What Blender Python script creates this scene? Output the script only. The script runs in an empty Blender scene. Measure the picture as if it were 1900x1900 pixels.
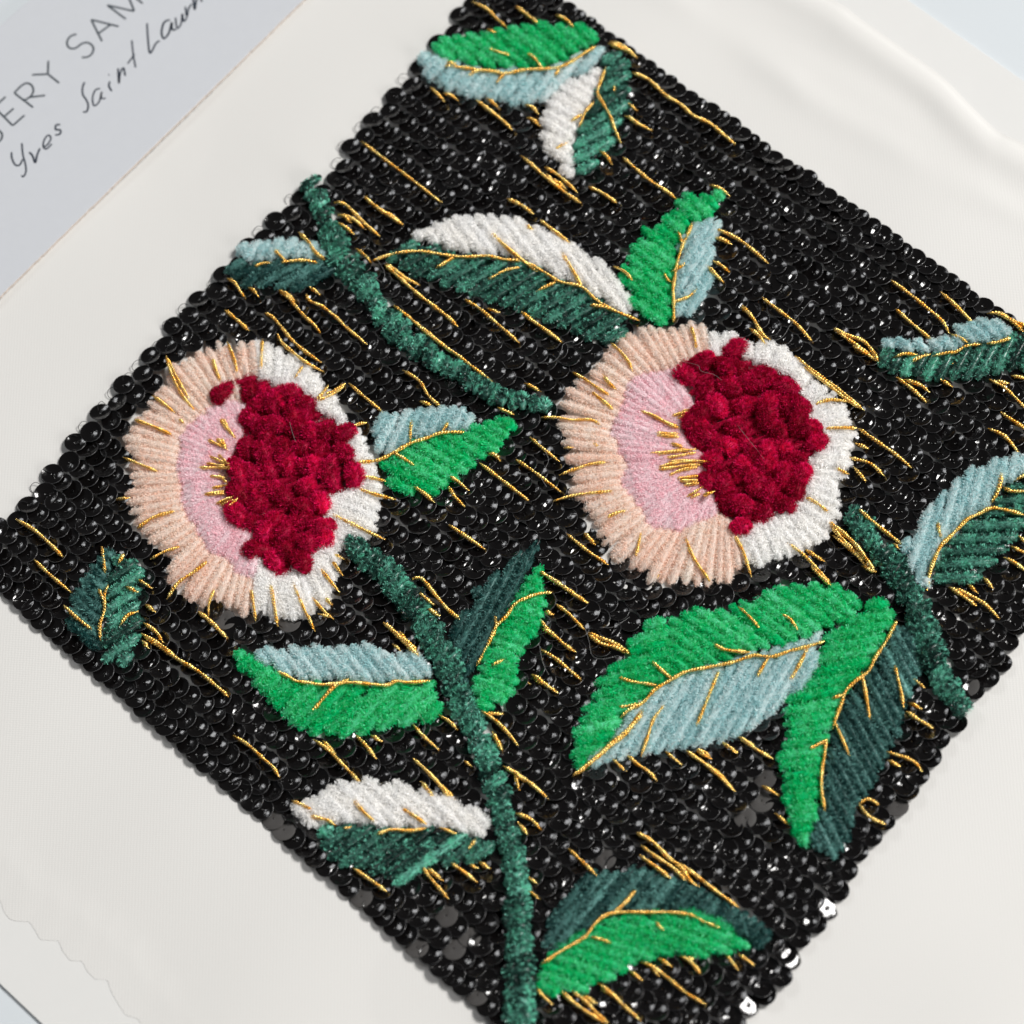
import bpy, math, random
import numpy as np
from mathutils import Vector, Matrix
from mathutils.geometry import tessellate_polygon

random.seed(7)
rng = np.random.default_rng(7)
SC = bpy.context.scene
COL = SC.collection
MM = 0.001

# ------------------------------------------------------------------ camera
# 85 mm lens about 45 cm from the cloth, looking down at 67 degrees, rolled 10 degrees
F_PX, HALF, DIST = 4500.0, 950.0, 0.45
TH, AL = math.radians(67.0), math.radians(-10.0)
FWD = Vector((0, math.cos(TH), -math.sin(TH)))
R0, U0 = Vector((1, 0, 0)), Vector((0, math.sin(TH), math.cos(TH)))
CR = R0 * math.cos(AL) + U0 * math.sin(AL)
CU = U0 * math.cos(AL) - R0 * math.sin(AL)
CPOS = -FWD * DIST
cam_d = bpy.data.cameras.new('camera')
cam = bpy.data.objects.new('camera', cam_d)
COL.objects.link(cam)
m3 = Matrix((CR, CU, -FWD)).transposed()
cam.matrix_world = Matrix.Translation(CPOS) @ m3.to_4x4()
cam_d.sensor_width = 36.0
cam_d.lens = 36.0 * F_PX / 1900.0
cam_d.clip_start, cam_d.clip_end = 0.02, 20.0
cam_d.dof.use_dof = True
cam_d.dof.focus_distance = DIST - 0.002
cam_d.dof.aperture_fstop = 13.0
SC.camera = cam

# ------------------------------------------------------------------ light
world = bpy.data.worlds.new('World')
SC.world = world
world.use_nodes = True
bg = world.node_tree.nodes['Background']
bg.inputs[0].default_value = (0.93, 0.96, 1.0, 1)
bg.inputs[1].default_value = 0.07


def area(name, loc, size, power, color):
    d = bpy.data.lights.new(name, 'AREA')
    d.shape = 'DISK'
    d.size = size
    d.energy = power
    d.color = color
    o = bpy.data.objects.new(name, d)
    COL.objects.link(o)
    o.location = loc
    o.rotation_euler = (Vector((0, 0, 0)) - Vector(loc)).to_track_quat('-Z', 'Y').to_euler()
    return o


KEY = Vector((2.20, 0.70, 2.55))
FILL = Vector((-1.25, 1.60, 1.55))
area('key_lamp', KEY, 1.0, 147.0, (1.0, 0.98, 0.955))
area('fill_lamp', FILL, 0.65, 10.5, (0.98, 0.985, 1.0))
area('rim_lamp', Vector((0.75, -0.95, 0.42)), 0.7, 8.0, (1.0, 0.98, 0.96))  # added unseen lamp so the sequin rims pick up light

SC.view_settings.view_transform = 'Standard'
SC.view_settings.look = 'None'
SC.view_settings.exposure = 0.0
SC.view_settings.gamma = 1.0
SC.view_settings.use_curve_mapping = False
SC.render.engine = 'CYCLES'
SC.cycles.max_bounces = 14
SC.cycles.diffuse_bounces = 10
SC.cycles.transmission_bounces = 10

# ------------------------------------------------------------------ helpers
FW, CRn, CUn, CP = (np.array(v) for v in (FWD, CR, CU, CPOS))


def unproj(p, z):
    """points on the cloth (photograph survey coordinates) -> metres at height z"""
    p = np.asarray(p, float).reshape(-1, 2)
    z = np.broadcast_to(np.asarray(z, float), (len(p),))
    d = FW[None] * F_PX + (p[:, :1] - HALF) * CRn[None] + (HALF - p[:, 1:]) * CUn[None]
    t = (z - CP[2]) / d[:, 2]
    return CP[None] + d * t[:, None]


def proj(P):
    v = np.asarray(P, float).reshape(-1, 3) - CP[None]
    dz = v @ FW
    return np.stack([HALF + F_PX * (v @ CRn) / dz, HALF - F_PX * (v @ CUn) / dz], 1)


K = 640 / 1900.0
FRAMES = {
    'A': (0, 0, K), 'B': (600, 0, K), 'C': (1260, 0, K), 'D': (0, 600, K), 'E': (600, 600, K), 'F': (1260, 600, K),
    'G': (0, 1260, K), 'H': (600, 1260, K), 'I': (1260, 1260, K), 'W': (0, 0, 1.0),
    'P1': (1050, 330, 400 / 1900), 'P2': (400, 300, 400 / 1900), 'P3': (1000, 1050, 400 / 1900),
    'P4': (380, 1130, 480 / 1900), 'P5': (1000, 600, 400 / 1900), 'P6': (380, 660, 360 / 1900),
    'Q1': (1380, 1050, 500 / 1900), 'Q2': (960, 1540, 500 / 1900), 'Q3': (1400, 550, 500 / 1900),
    'Q4': (1600, 800, 300 / 1239),
}


def S(*args):
    """survey points: frame name followed by its points, any number of times"""
    out, fr = [], None
    for a in args:
        if isinstance(a, str):
            fr = FRAMES[a]
        else:
            out.append((fr[0] + fr[2] * a[0], fr[1] + fr[2] * a[1]))
    return np.array(out)


def inside(pts, poly):
    pts = np.asarray(pts, float).reshape(-1, 2)
    x, y = pts[:, 0], pts[:, 1]
    res = np.zeros(len(pts), bool)
    j = len(poly) - 1
    for i in range(len(poly)):
        xi, yi = poly[i]
        xj, yj = poly[j]
        c = ((yi > y) != (yj > y))
        with np.errstate(divide='ignore', invalid='ignore'):
            res ^= c & (x < (xj - xi) * (y - yi) / (yj - yi + 1e-12) + xi)
        j = i
    return res


def make_mesh(name, verts, tris, mat=None, smooth=False, tone=None, nrm=None):
    verts = np.ascontiguousarray(verts, np.float32)
    tris = np.ascontiguousarray(tris, np.int32)
    me = bpy.data.meshes.new(name)
    me.vertices.add(len(verts))
    me.vertices.foreach_set('co', verts.ravel())
    n = tris.shape[1]
    me.loops.add(tris.size)
    me.loops.foreach_set('vertex_index', tris.ravel())
    me.polygons.add(len(tris))
    me.polygons.foreach_set('loop_start', np.arange(0, tris.size, n, dtype=np.int32))
    me.polygons.foreach_set('loop_total', np.full(len(tris), n, np.int32))
    if smooth is not False:
        sm = np.ones(len(tris), bool) if smooth is True else smooth
        me.polygons.foreach_set('use_smooth', sm)
    if tone is not None:
        at = me.attributes.new('tone', 'FLOAT', 'POINT')
        at.data.foreach_set('value', np.ascontiguousarray(tone, np.float32))
    if nrm is not None:
        at = me.attributes.new('pile_dir', 'FLOAT_VECTOR', 'POINT')
        at.data.foreach_set('vector', np.ascontiguousarray(nrm, np.float32).ravel())
    me.update(calc_edges=True)
    if mat is not None:
        me.materials.append(mat)
    return me


def link(name, data, parent=None):
    o = bpy.data.objects.new(name, data)
    COL.objects.link(o)
    o.parent = parent
    return o


def resample(P, step):
    P = np.asarray(P, float)
    seg = np.linalg.norm(np.diff(P, axis=0), axis=1)
    s = np.concatenate([[0], np.cumsum(seg)])
    n = max(2, int(round(s[-1] / step)) + 1)
    t = np.linspace(0, s[-1], n)
    return np.stack([np.interp(t, s, P[:, k]) for k in range(P.shape[1])], 1), t


def smooth_line(P, step):
    """Catmull-Rom through the points, evenly sampled"""
    P = np.asarray(P, float)
    if len(P) < 3:
        return resample(P, step)[0]
    Q = np.vstack([2 * P[0] - P[1], P, 2 * P[-1] - P[-2]])
    out = []
    for i in range(1, len(Q) - 2):
        a, b, c, d = Q[i - 1], Q[i], Q[i + 1], Q[i + 2]
        for t in np.linspace(0, 1, 8, endpoint=False):
            out.append(0.5 * (2 * b + (c - a) * t + (2 * a - 5 * b + 4 * c - d) * t * t + (3 * b - a - 3 * c + d) * t ** 3))
    out.append(Q[-2])
    return resample(np.array(out), step)[0]


def frames_of(P):
    T = np.gradient(P, axis=0)
    T /= np.linalg.norm(T, axis=1, keepdims=True) + 1e-12
    up = np.array([0, 0, 1.0])
    N = up - T * (T @ up)[:, None]
    N /= np.linalg.norm(N, axis=1, keepdims=True) + 1e-9
    return T, np.cross(T, N), N


def tube(P, rad, sides=6):
    """(verts, quads) of a tube along P"""
    P = np.asarray(P, float)
    T, B, N = frames_of(P)
    rad = np.broadcast_to(np.asarray(rad, float), (len(P),))
    a = np.arange(sides) * 2 * math.pi / sides
    ring = np.cos(a)[None, :, None] * B[:, None] + np.sin(a)[None, :, None] * N[:, None]
    V = (P[:, None] + ring * rad[:, None, None]).reshape(-1, 3)
    i = np.arange(len(P) - 1)[:, None] * sides
    j = np.arange(sides)[None]
    j2 = (j + 1) % sides
    Q = np.stack([i + j, i + j2, i + sides + j2, i + sides + j], -1).reshape(-1, 4)
    return V, Q


def merge(parts):
    vs, fs, off = [], [], 0
    for v, f in parts:
        vs.append(v)
        fs.append(f + off)
        off += len(v)
    return np.vstack(vs), np.vstack(fs)


# ------------------------------------------------------------------ materials
def srgb(r, g, b):
    f = lambda c: (c / 255 / 12.92) if c / 255 <= 0.04045 else ((c / 255 + 0.055) / 1.055) ** 2.4
    return (f(r), f(g), f(b), 1)


def new_mat(name):
    m = bpy.data.materials.new(name)
    m.use_nodes = True
    nt = m.node_tree
    nt.nodes.clear()
    out = nt.nodes.new('ShaderNodeOutputMaterial')
    p = nt.nodes.new('ShaderNodeBsdfPrincipled')
    nt.links.new(p.outputs[0], out.inputs[0])
    return m, nt, p, out


def pile_mat(name, dark, light, rough=0.55, spec=0.25, sheen=0.3, transl=0.3):
    """chenille pile: tone mixes varying yarn colour with painted nap sheen and highlights"""
    m, nt, p, out = new_mat(name)
    at = nt.nodes.new('ShaderNodeAttribute')
    at.attribute_name = 'tone'
    mix = nt.nodes.new('ShaderNodeMix')
    mix.data_type = 'RGBA'
    nt.links.new(at.outputs['Fac'], mix.inputs[0])
    mix.inputs[6].default_value = dark
    mix.inputs[7].default_value = light
    nt.links.new(mix.outputs[2], p.inputs['Base Color'])
    p.inputs['Roughness'].default_value = rough
    p.inputs['Specular IOR Level'].default_value = spec
    p.inputs['Sheen Weight'].default_value = sheen
    p.inputs['Sheen Roughness'].default_value = 0.35
    p.inputs['Sheen Tint'].default_value = tuple(0.35 + 0.65 * c for c in light[:3]) + (1,)
    tr = nt.nodes.new('ShaderNodeBsdfTranslucent')
    nt.links.new(mix.outputs[2], tr.inputs[0])
    ms = nt.nodes.new('ShaderNodeMixShader')
    ms.inputs[0].default_value = transl
    nt.links.new(p.outputs[0], ms.inputs[1])
    nt.links.new(tr.outputs[0], ms.inputs[2])
    nt.links.new(ms.outputs[0], out.inputs[0])
    return m


PILE = {
    'emerald': pile_mat('emerald_pile', srgb(0, 214, 134), srgb(150, 254, 214), spec=0.12, transl=0.45, sheen=0.35),
    'blue': pile_mat('light_blue_pile', srgb(188, 224, 226), srgb(244, 252, 252), spec=0.15, transl=0.45, sheen=0.6),
    'dark': pile_mat('dark_green_pile', srgb(0, 40, 34), srgb(140, 236, 208), rough=0.32, spec=0.55, transl=0.12, sheen=0.45),
    'slate': pile_mat('slate_green_pile', srgb(10, 62, 60), srgb(130, 190, 182), rough=0.45, spec=0.25, transl=0.2, sheen=0.35),
    'white': pile_mat('white_pile', srgb(255, 254, 252), srgb(255, 255, 255), spec=0.2, transl=0.45, sheen=1.0),
    'peach': pile_mat('peach_pile', srgb(252, 230, 216), srgb(255, 251, 245), spec=0.3, transl=0.45, sheen=0.8),
    'pink': pile_mat('pink_pile', srgb(255, 226, 232), srgb(255, 248, 250), spec=0.2, transl=0.45, sheen=0.9),
    'crimson': pile_mat('crimson_pile', srgb(168, 0, 46), srgb(255, 30, 118), rough=0.5, spec=0.15, transl=0.3, sheen=0.3),
}


def gold_mat():
    m, nt, p, out = new_mat('gold_thread')
    ge = nt.nodes.new('ShaderNodeTexCoord')
    no = nt.nodes.new('ShaderNodeTexNoise')
    no.inputs['Scale'].default_value = 900
    nt.links.new(ge.outputs['Object'], no.inputs['Vector'])
    ra = nt.nodes.new('ShaderNodeValToRGB')
    ra.color_ramp.elements[0].position = 0.3
    ra.color_ramp.elements[0].color = srgb(226, 160, 52)
    ra.color_ramp.elements[1].position = 0.7
    ra.color_ramp.elements[1].color = srgb(255, 232, 150)
    nt.links.new(no.outputs[0], ra.inputs[0])
    nt.links.new(ra.outputs[0], p.inputs['Base Color'])
    p.inputs['Metallic'].default_value = 0.85
    p.inputs['Roughness'].default_value = 0.27
    return m


def sequin_mat():
    m, nt, p, out = new_mat('black_sequin')
    p.inputs['Base Color'].default_value = (0.0035, 0.003, 0.003, 1)
    p.inputs['Roughness'].default_value = 0.13
    p.inputs['Specular IOR Level'].default_value = 0.5
    oi = nt.nodes.new('ShaderNodeNewGeometry')
    no = nt.nodes.new('ShaderNodeTexNoise')
    no.inputs['Scale'].default_value = 600
    no.inputs['Detail'].default_value = 4
    nt.links.new(oi.outputs['Position'], no.inputs['Vector'])
    bu = nt.nodes.new('ShaderNodeBump')
    bu.inputs['Strength'].default_value = 0.3
    bu.inputs['Distance'].default_value = 0.0004
    nt.links.new(no.outputs[0], bu.inputs['Height'])
    nt.links.new(bu.outputs[0], p.inputs['Normal'])
    return m


def edge_mat():
    m = plain_mat('sequin_edge_glint', (0.035, 0.035, 0.037, 1), 0.25, 0.6)  # cut rim made lighter in colour to give its highlight arc
    return m


def plain_mat(name, col, rough=0.6, spec=0.3):
    m, nt, p, out = new_mat(name)
    p.inputs['Base Color'].default_value = col
    p.inputs['Roughness'].default_value = rough
    p.inputs['Specular IOR Level'].default_value = spec
    return m


def paper_mat(name, col, scale=300, bump=0.05, rough=0.7, amount=0.03):
    m, nt, p, out = new_mat(name)
    tc = nt.nodes.new('ShaderNodeTexCoord')
    no = nt.nodes.new('ShaderNodeTexNoise')
    no.inputs['Scale'].default_value = scale
    no.inputs['Detail'].default_value = 6
    nt.links.new(tc.outputs['Object'], no.inputs['Vector'])
    mr = nt.nodes.new('ShaderNodeMapRange')
    mr.inputs[3].default_value = 1 - amount
    mr.inputs[4].default_value = 1 + amount
    nt.links.new(no.outputs[0], mr.inputs[0])
    mu = nt.nodes.new('ShaderNodeVectorMath')
    mu.operation = 'SCALE'
    mu.inputs[0].default_value = col[:3]
    nt.links.new(mr.outputs[0], mu.inputs['Scale'])
    nt.links.new(mu.outputs[0], p.inputs['Base Color'])
    bu = nt.nodes.new('ShaderNodeBump')
    bu.inputs['Strength'].default_value = bump
    bu.inputs['Distance'].default_value = 0.0003
    nt.links.new(no.outputs[0], bu.inputs['Height'])
    nt.links.new(bu.outputs[0], p.inputs['Normal'])
    p.inputs['Roughness'].default_value = rough
    p.inputs['Specular IOR Level'].default_value = 0.25
    return m


def fabric_mat():
    m, nt, p, out = new_mat('cream_satin')
    tc = nt.nodes.new('ShaderNodeTexCoord')
    mp = nt.nodes.new('ShaderNodeMapping')
    mp.inputs['Rotation'].default_value = (0, 0, math.radians(8))
    nt.links.new(tc.outputs['Object'], mp.inputs['Vector'])
    waves = []
    for d, sc in (('X', 560), ('Y', 900)):
        w = nt.nodes.new('ShaderNodeTexWave')
        w.bands_direction = d
        w.inputs['Scale'].default_value = sc
        w.inputs['Distortion'].default_value = 1.5
        w.inputs['Detail'].default_value = 2
        nt.links.new(mp.outputs[0], w.inputs['Vector'])
        waves.append(w)
    ad = nt.nodes.new('ShaderNodeMath')
    ad.operation = 'ADD'
    nt.links.new(waves[0].outputs['Fac'], ad.inputs[0])
    nt.links.new(waves[1].outputs['Fac'], ad.inputs[1])
    bu = nt.nodes.new('ShaderNodeBump')
    bu.inputs['Strength'].default_value = 0.09
    bu.inputs['Distance'].default_value = 0.0001
    nt.links.new(ad.outputs[0], bu.inputs['Height'])
    nt.links.new(bu.outputs[0], p.inputs['Normal'])
    mr = nt.nodes.new('ShaderNodeMapRange')
    mr.inputs[2].default_value = 2.0
    mr.inputs[3].default_value = 0.98
    mr.inputs[4].default_value = 1.012
    nt.links.new(ad.outputs[0], mr.inputs[0])
    mu = nt.nodes.new('ShaderNodeVectorMath')
    mu.operation = 'SCALE'
    mu.inputs[0].default_value = srgb(210, 209, 206)[:3]
    nt.links.new(mr.outputs[0], mu.inputs['Scale'])
    nt.links.new(mu.outputs[0], p.inputs['Base Color'])
    p.inputs['Roughness'].default_value = 0.55
    p.inputs['Specular IOR Level'].default_value = 0.3
    p.inputs['Sheen Weight'].default_value = 0.15
    return m


GOLD = gold_mat()
SEQ = sequin_mat()
BLACK_THREAD = plain_mat('black_thread', (0.006, 0.006, 0.007, 1), 0.5, 0.4)

# ------------------------------------------------------------------ setting: table, card, cloth, label
Z_CARD, Z_CLOTH = 0.6 * MM, 0.9 * MM
tab = link('table', make_mesh('table', [(-2, -2, 0), (2, -2, 0), (2, 2, 0), (-2, 2, 0)], [(0, 1, 2, 3)],
                              paper_mat('table_white', srgb(200, 206, 210), 60, 0.02, 0.5, 0.01)))
tab['kind'] = 'structure'
tab['label'] = 'cool white table top under the backing card'


def slab(name, poly_px, z0, z1, mat, edge_mat=None, bevel=0.0, wobble=0.0):
    """a sheet with thickness; its outline may be slightly ragged"""
    P = unproj(poly_px, z1)[:, :2]
    if wobble:
        Pc, _ = resample(np.vstack([P, P[:1]]), 0.7 * MM)
        P = Pc[:-1] + rng.normal(0, wobble, (len(Pc) - 1, 2))
    n = len(P)
    c = P.mean(0)
    inn = P + (c - P) / np.linalg.norm(c - P, axis=1, keepdims=True) * max(bevel, 1e-6)
    V = np.vstack([np.c_[inn, np.full(n, z1)], np.c_[P, np.full(n, z1 - bevel)], np.c_[P, np.full(n, z0)]])
    me = bpy.data.meshes.new(name)
    i = np.arange(n)
    j = (i + 1) % n
    faces = [tuple(range(n))]
    faces += [(a, a + n, b + n, b) for a, b in zip(i, j)]
    faces += [(a + n, a + 2 * n, b + 2 * n, b + n) for a, b in zip(i, j)]
    faces += [tuple(range(3 * n - 1, 2 * n - 1, -1))]
    me.from_pydata([tuple(v) for v in V], [], faces)
    me.materials.append(mat)
    if edge_mat:
        me.materials.append(edge_mat)
        for k, pgn in enumerate(me.polygons):
            if 1 + n <= k < 1 + 2 * n:
                pgn.material_index = 1
    # outward normals
    import bmesh
    bm = bmesh.new()
    bm.from_mesh(me)
    bmesh.ops.recalc_face_normals(bm, faces=bm.faces)
    bm.to_mesh(me)
    bm.free()
    return link(name, me)


def ext(a, b, t):
    a, b = np.array(a, float), np.array(b, float)
    return tuple(a + (b - a) * t)


card_poly = [ext((0, 1826), (78, 1900), -9), ext((0, 1826), (78, 1900), 14),
             ext((1685, 0), (1900, 150), 4.2), ext((1685, 0), (1900, 150), -3.4)]
card = slab('backing_card', card_poly, 0.0, Z_CARD, paper_mat('card_white', srgb(211, 211, 209), 200, 0.04, 0.65, 0.015), bevel=0.1 * MM)
card['label'] = 'smooth white backing card under the embroidered cloth'
card['category'] = 'card'

sample = link('embroidery_sample', None)
sample.location = (0, 0, 0)
sample['label'] = 'embroidered cream cloth sample with black sequins, velvet flowers and gold stitches'
sample['category'] = 'embroidery'

# cloth between its folded edge and its pinked (zigzag) edge
fold = S('C', (-2000, -1250), (-900, -700), (0, -400), (500, -180), (860, 0), (1000, 100), (1200, 240), (1450, 420), (1620, 590), (1760, 720), (1900, 790), (2400, 1080), (3600, 1900), (7000, 4300))
fold = smooth_line(fold, 4.0)
pk = list(map(tuple, S('G', (0, 1220), (20, 1280), (50, 1320), (90, 1332), (160, 1335), (190, 1380), (220, 1435), (320, 1440), (345, 1500), (385, 1550), (450, 1552), (480, 1610), (520, 1652), (590, 1655), (610, 1720), (650, 1790), (690, 1850), (760, 1870), (800, 1950))))
d0 = np.array([0.74, 0.67])
nrm = np.array([-0.67, 0.74])
before, after = [], []
for k in range(1, 40):
    q = np.array(pk[0]) - d0 * 23 * k + nrm * (7 if k % 2 else -7)
    before.insert(0, tuple(q))
for k in range(1, 110):
    q = np.array(pk[-1]) + d0 * 23 * k + nrm * (7 if k % 2 else -7)
    after.append(tuple(q))
pinked = np.array(before + pk + after)
NS, NT = 760, 230
a_c, _ = resample(fold, np.linalg.norm(np.diff(fold, axis=0), axis=1).sum() / (NS - 1))
b_c, _ = resample(pinked, np.linalg.norm(np.diff(pinked, axis=0), axis=1).sum() / (NS - 1))
a_c, b_c = a_c[:NS], b_c[:NS]
NS = min(len(a_c), len(b_c))
a_c, b_c = a_c[:NS], b_c[:NS]
tt = np.linspace(0, 1, NT) ** 1.15
grid = a_c[:, None] * (1 - tt)[None, :, None] + b_c[:, None] * tt[None, :, None]
g2 = unproj(grid.reshape(-1, 2), Z_CLOTH).reshape(NS, NT, 3)
# height: soft undulation, a rolled fold along the far edge, the pinked edge lying down on the card
X, Y = g2[..., 0], g2[..., 1]
und = 0.25 * MM * (np.sin(X * 70 + Y * 45 + 1) * np.sin(X * 31 - Y * 62) + 0.6 * np.sin(X * 120 - Y * 40 + 2) * np.sin(Y * 95))
dist = np.linalg.norm(g2 - g2[:, :1], axis=2) / MM          # mm from the folded edge
sarr = np.linspace(0, 1, NS)[:, None]
wob = 1 + 0.5 * np.sin(sarr * 43 + 0.6) + 0.3 * np.sin(sarr * 91)
roll = 0.36 * (1.5 * np.exp(-((dist - 4) / 3.2) ** 2) - 0.35 * np.exp(-((dist - 11 - 2 * np.sin(sarr * 30)) / 3.0) ** 2) * wob
        + 0.75 * wob * np.exp(-((dist - 17 - 4 * np.sin(sarr * 22 + 1)) / 3.4) ** 2))
edge_r = np.where(dist < 2.2, -1.0 * (1 - dist / 2.2) ** 2, 0)
t_end = (1 - tt)[None, :]
lay = np.clip(t_end / 0.05, 0, 1)
flat = -0.235 * MM * np.clip(1 - t_end / 0.03, 0, 1)
g2[..., 2] = Z_CLOTH + np.maximum(und * lay + flat + (roll + edge_r) * MM, -0.235 * MM)
idx = np.arange(NS * NT).reshape(NS, NT)
quads = np.stack([idx[:-1, :-1], idx[1:, :-1], idx[1:, 1:], idx[:-1, 1:]], -1).reshape(-1, 4)[:, ::-1]
sm_ = np.ones((NS - 1, NT - 1), bool)
sm_[:, -2:] = False
cloth_me = make_mesh('cloth', g2.reshape(-1, 3), quads, fabric_mat(), smooth=sm_.ravel())
cloth = link('cloth', cloth_me, sample)
so = cloth.modifiers.new('thickness', 'SOLIDIFY')
so.thickness = 0.05 * MM
so.offset = -1

Z_LAB0, Z_LAB = Z_CLOTH + 0.3 * MM, Z_CLOTH + 1.15 * MM
lab_poly = [ext((562, 0), (0, 549), -0.9), ext((562, 0), (0, 549), 1.9), ext((54, 0), (0, 47), 9.0), ext((54, 0), (0, 47), -11.0)]
label = slab('printed_label', lab_poly, Z_LAB0, Z_LAB, paper_mat('label_grey', srgb(191, 194, 199), 420, 0.06, 0.7, 0.02),
             paper_mat('raw_card_edge', srgb(196, 184, 174), 900, 0.4, 0.9, 0.12), bevel=0.12 * MM, wobble=0.035 * MM)
label['label'] = 'pale grey cardboard label with printed capitals and handwriting in black ink'
label['category'] = 'label'

INK = plain_mat('print_ink', srgb(58, 66, 72), 0.6, 0.2)
PEN = plain_mat('pen_ink', srgb(28, 38, 52), 0.5, 0.3)


def ribbon(P, w, z):
    """flat ink stroke with round-ish ends"""
    Q = smooth_line(unproj(P, z)[:, :2], 0.12 * MM) if len(P) > 2 else resample(unproj(P, z)[:, :2], 0.3 * MM)[0]
    T = np.gradient(Q, axis=0)
    T /= np.linalg.norm(T, axis=1, keepdims=True) + 1e-12
    N = np.stack([-T[:, 1], T[:, 0]], 1)
    ww = np.broadcast_to(w, (len(Q),)).copy()
    ww[[0, -1]] *= 0.55
    V = np.vstack([np.c_[Q + N * ww[:, None], np.full(len(Q), z)], np.c_[Q - N * ww[:, None], np.full(len(Q), z)]])
    n = len(Q)
    i = np.arange(n - 1)
    return V, np.stack([i + n, i + n + 1, i + 1, i], -1)


def letter(name, strokes, w, mat, z):
    parts = []
    for k, s in enumerate(strokes):
        wv = w
        if mat is PEN:
            n = 1
            wv = w * random.uniform(0.85, 1.15)
        parts.append(ribbon(S('A', *s), wv, z + k * 0.004 * MM))
    V, Q = merge(parts)
    return link(name, make_mesh(name, V, Q, mat), label)


ZI = Z_LAB + 0.02 * MM
PRINT = [
    [[(-60, 800), (-20, 790), (8, 765), (10, 735), (-10, 715)]],
    [[(70, 692), (-32, 590)], [(70, 692), (136, 634)], [(24, 642), (76, 596)], [(-32, 590), (32, 532)]],
    [[(183, 592), (78, 512)], [(78, 512), (116, 474), (146, 458), (172, 468), (184, 496), (174, 524), (150, 544), (128, 552)], [(160, 536), (250, 525)]],
    [[(175, 412), (264, 408)], [(266, 334), (264, 408)], [(264, 408), (327, 458)]],
    [[(422, 188), (388, 200), (369, 232), (380, 262), (414, 266), (452, 240), (488, 236), (514, 262), (506, 296), (480, 314), (450, 316)]],
    [[(502, 108), (562, 228)], [(502, 108), (655, 146)], [(540, 186), (612, 134)]],
    [[(694, 106), (590, 28)], [(590, 28), (740, 62)], [(740, 62), (690, -62)], [(690, -62), (786, 20)]],
]
for st in PRINT:
    letter('printed_letter', st, 0.21 * MM, INK, ZI)
HAND = [
    [[(63, 838), (66, 872), (84, 908), (108, 908), (126, 876)], [(120, 788), (126, 850), (140, 905), (143, 945), (130, 972), (118, 966)]],
    [[(160, 838), (178, 856), (194, 896), (204, 856), (220, 816)]],
    [[(236, 812), (262, 796), (280, 762), (266, 744), (244, 770), (238, 806), (256, 820), (286, 792)]],
    [[(332, 686), (308, 690), (308, 714), (332, 716), (330, 738), (304, 744)]],
    [[(466, 452), (455, 482), (456, 520), (474, 548), (486, 580), (478, 614), (456, 616)]],
    [[(552, 486), (524, 498), (510, 540), (518, 582), (546, 560), (560, 506), (558, 540), (582, 542)]],
    [[(605, 448), (600, 474), (616, 502)], [(598, 408), (602, 416)]],
    [[(650, 376), (655, 458), (662, 404), (680, 374), (690, 418)]],
    [[(726, 222), (734, 300), (747, 372)], [(702, 352), (742, 298)]],
    [[(810, 128), (814, 200), (826, 292), (858, 240), (880, 224)]],
    [[(936, 108), (904, 124), (890, 176), (902, 212), (930, 182), (946, 124), (948, 160), (970, 164)]],
    [[(966, 96), (976, 156), (998, 128), (1004, 76), (1012, 118), (1030, 96)]],
    [[(1020, 36), (1030, 92), (1038, 50), (1056, 22)]],
    [[(1062, -30), (1072, 52), (1082, 2), (1100, -26), (1112, 10)]],
]
for st in HAND:
    letter('handwritten_letter', st, 0.20 * MM, PEN, ZI)

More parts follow.
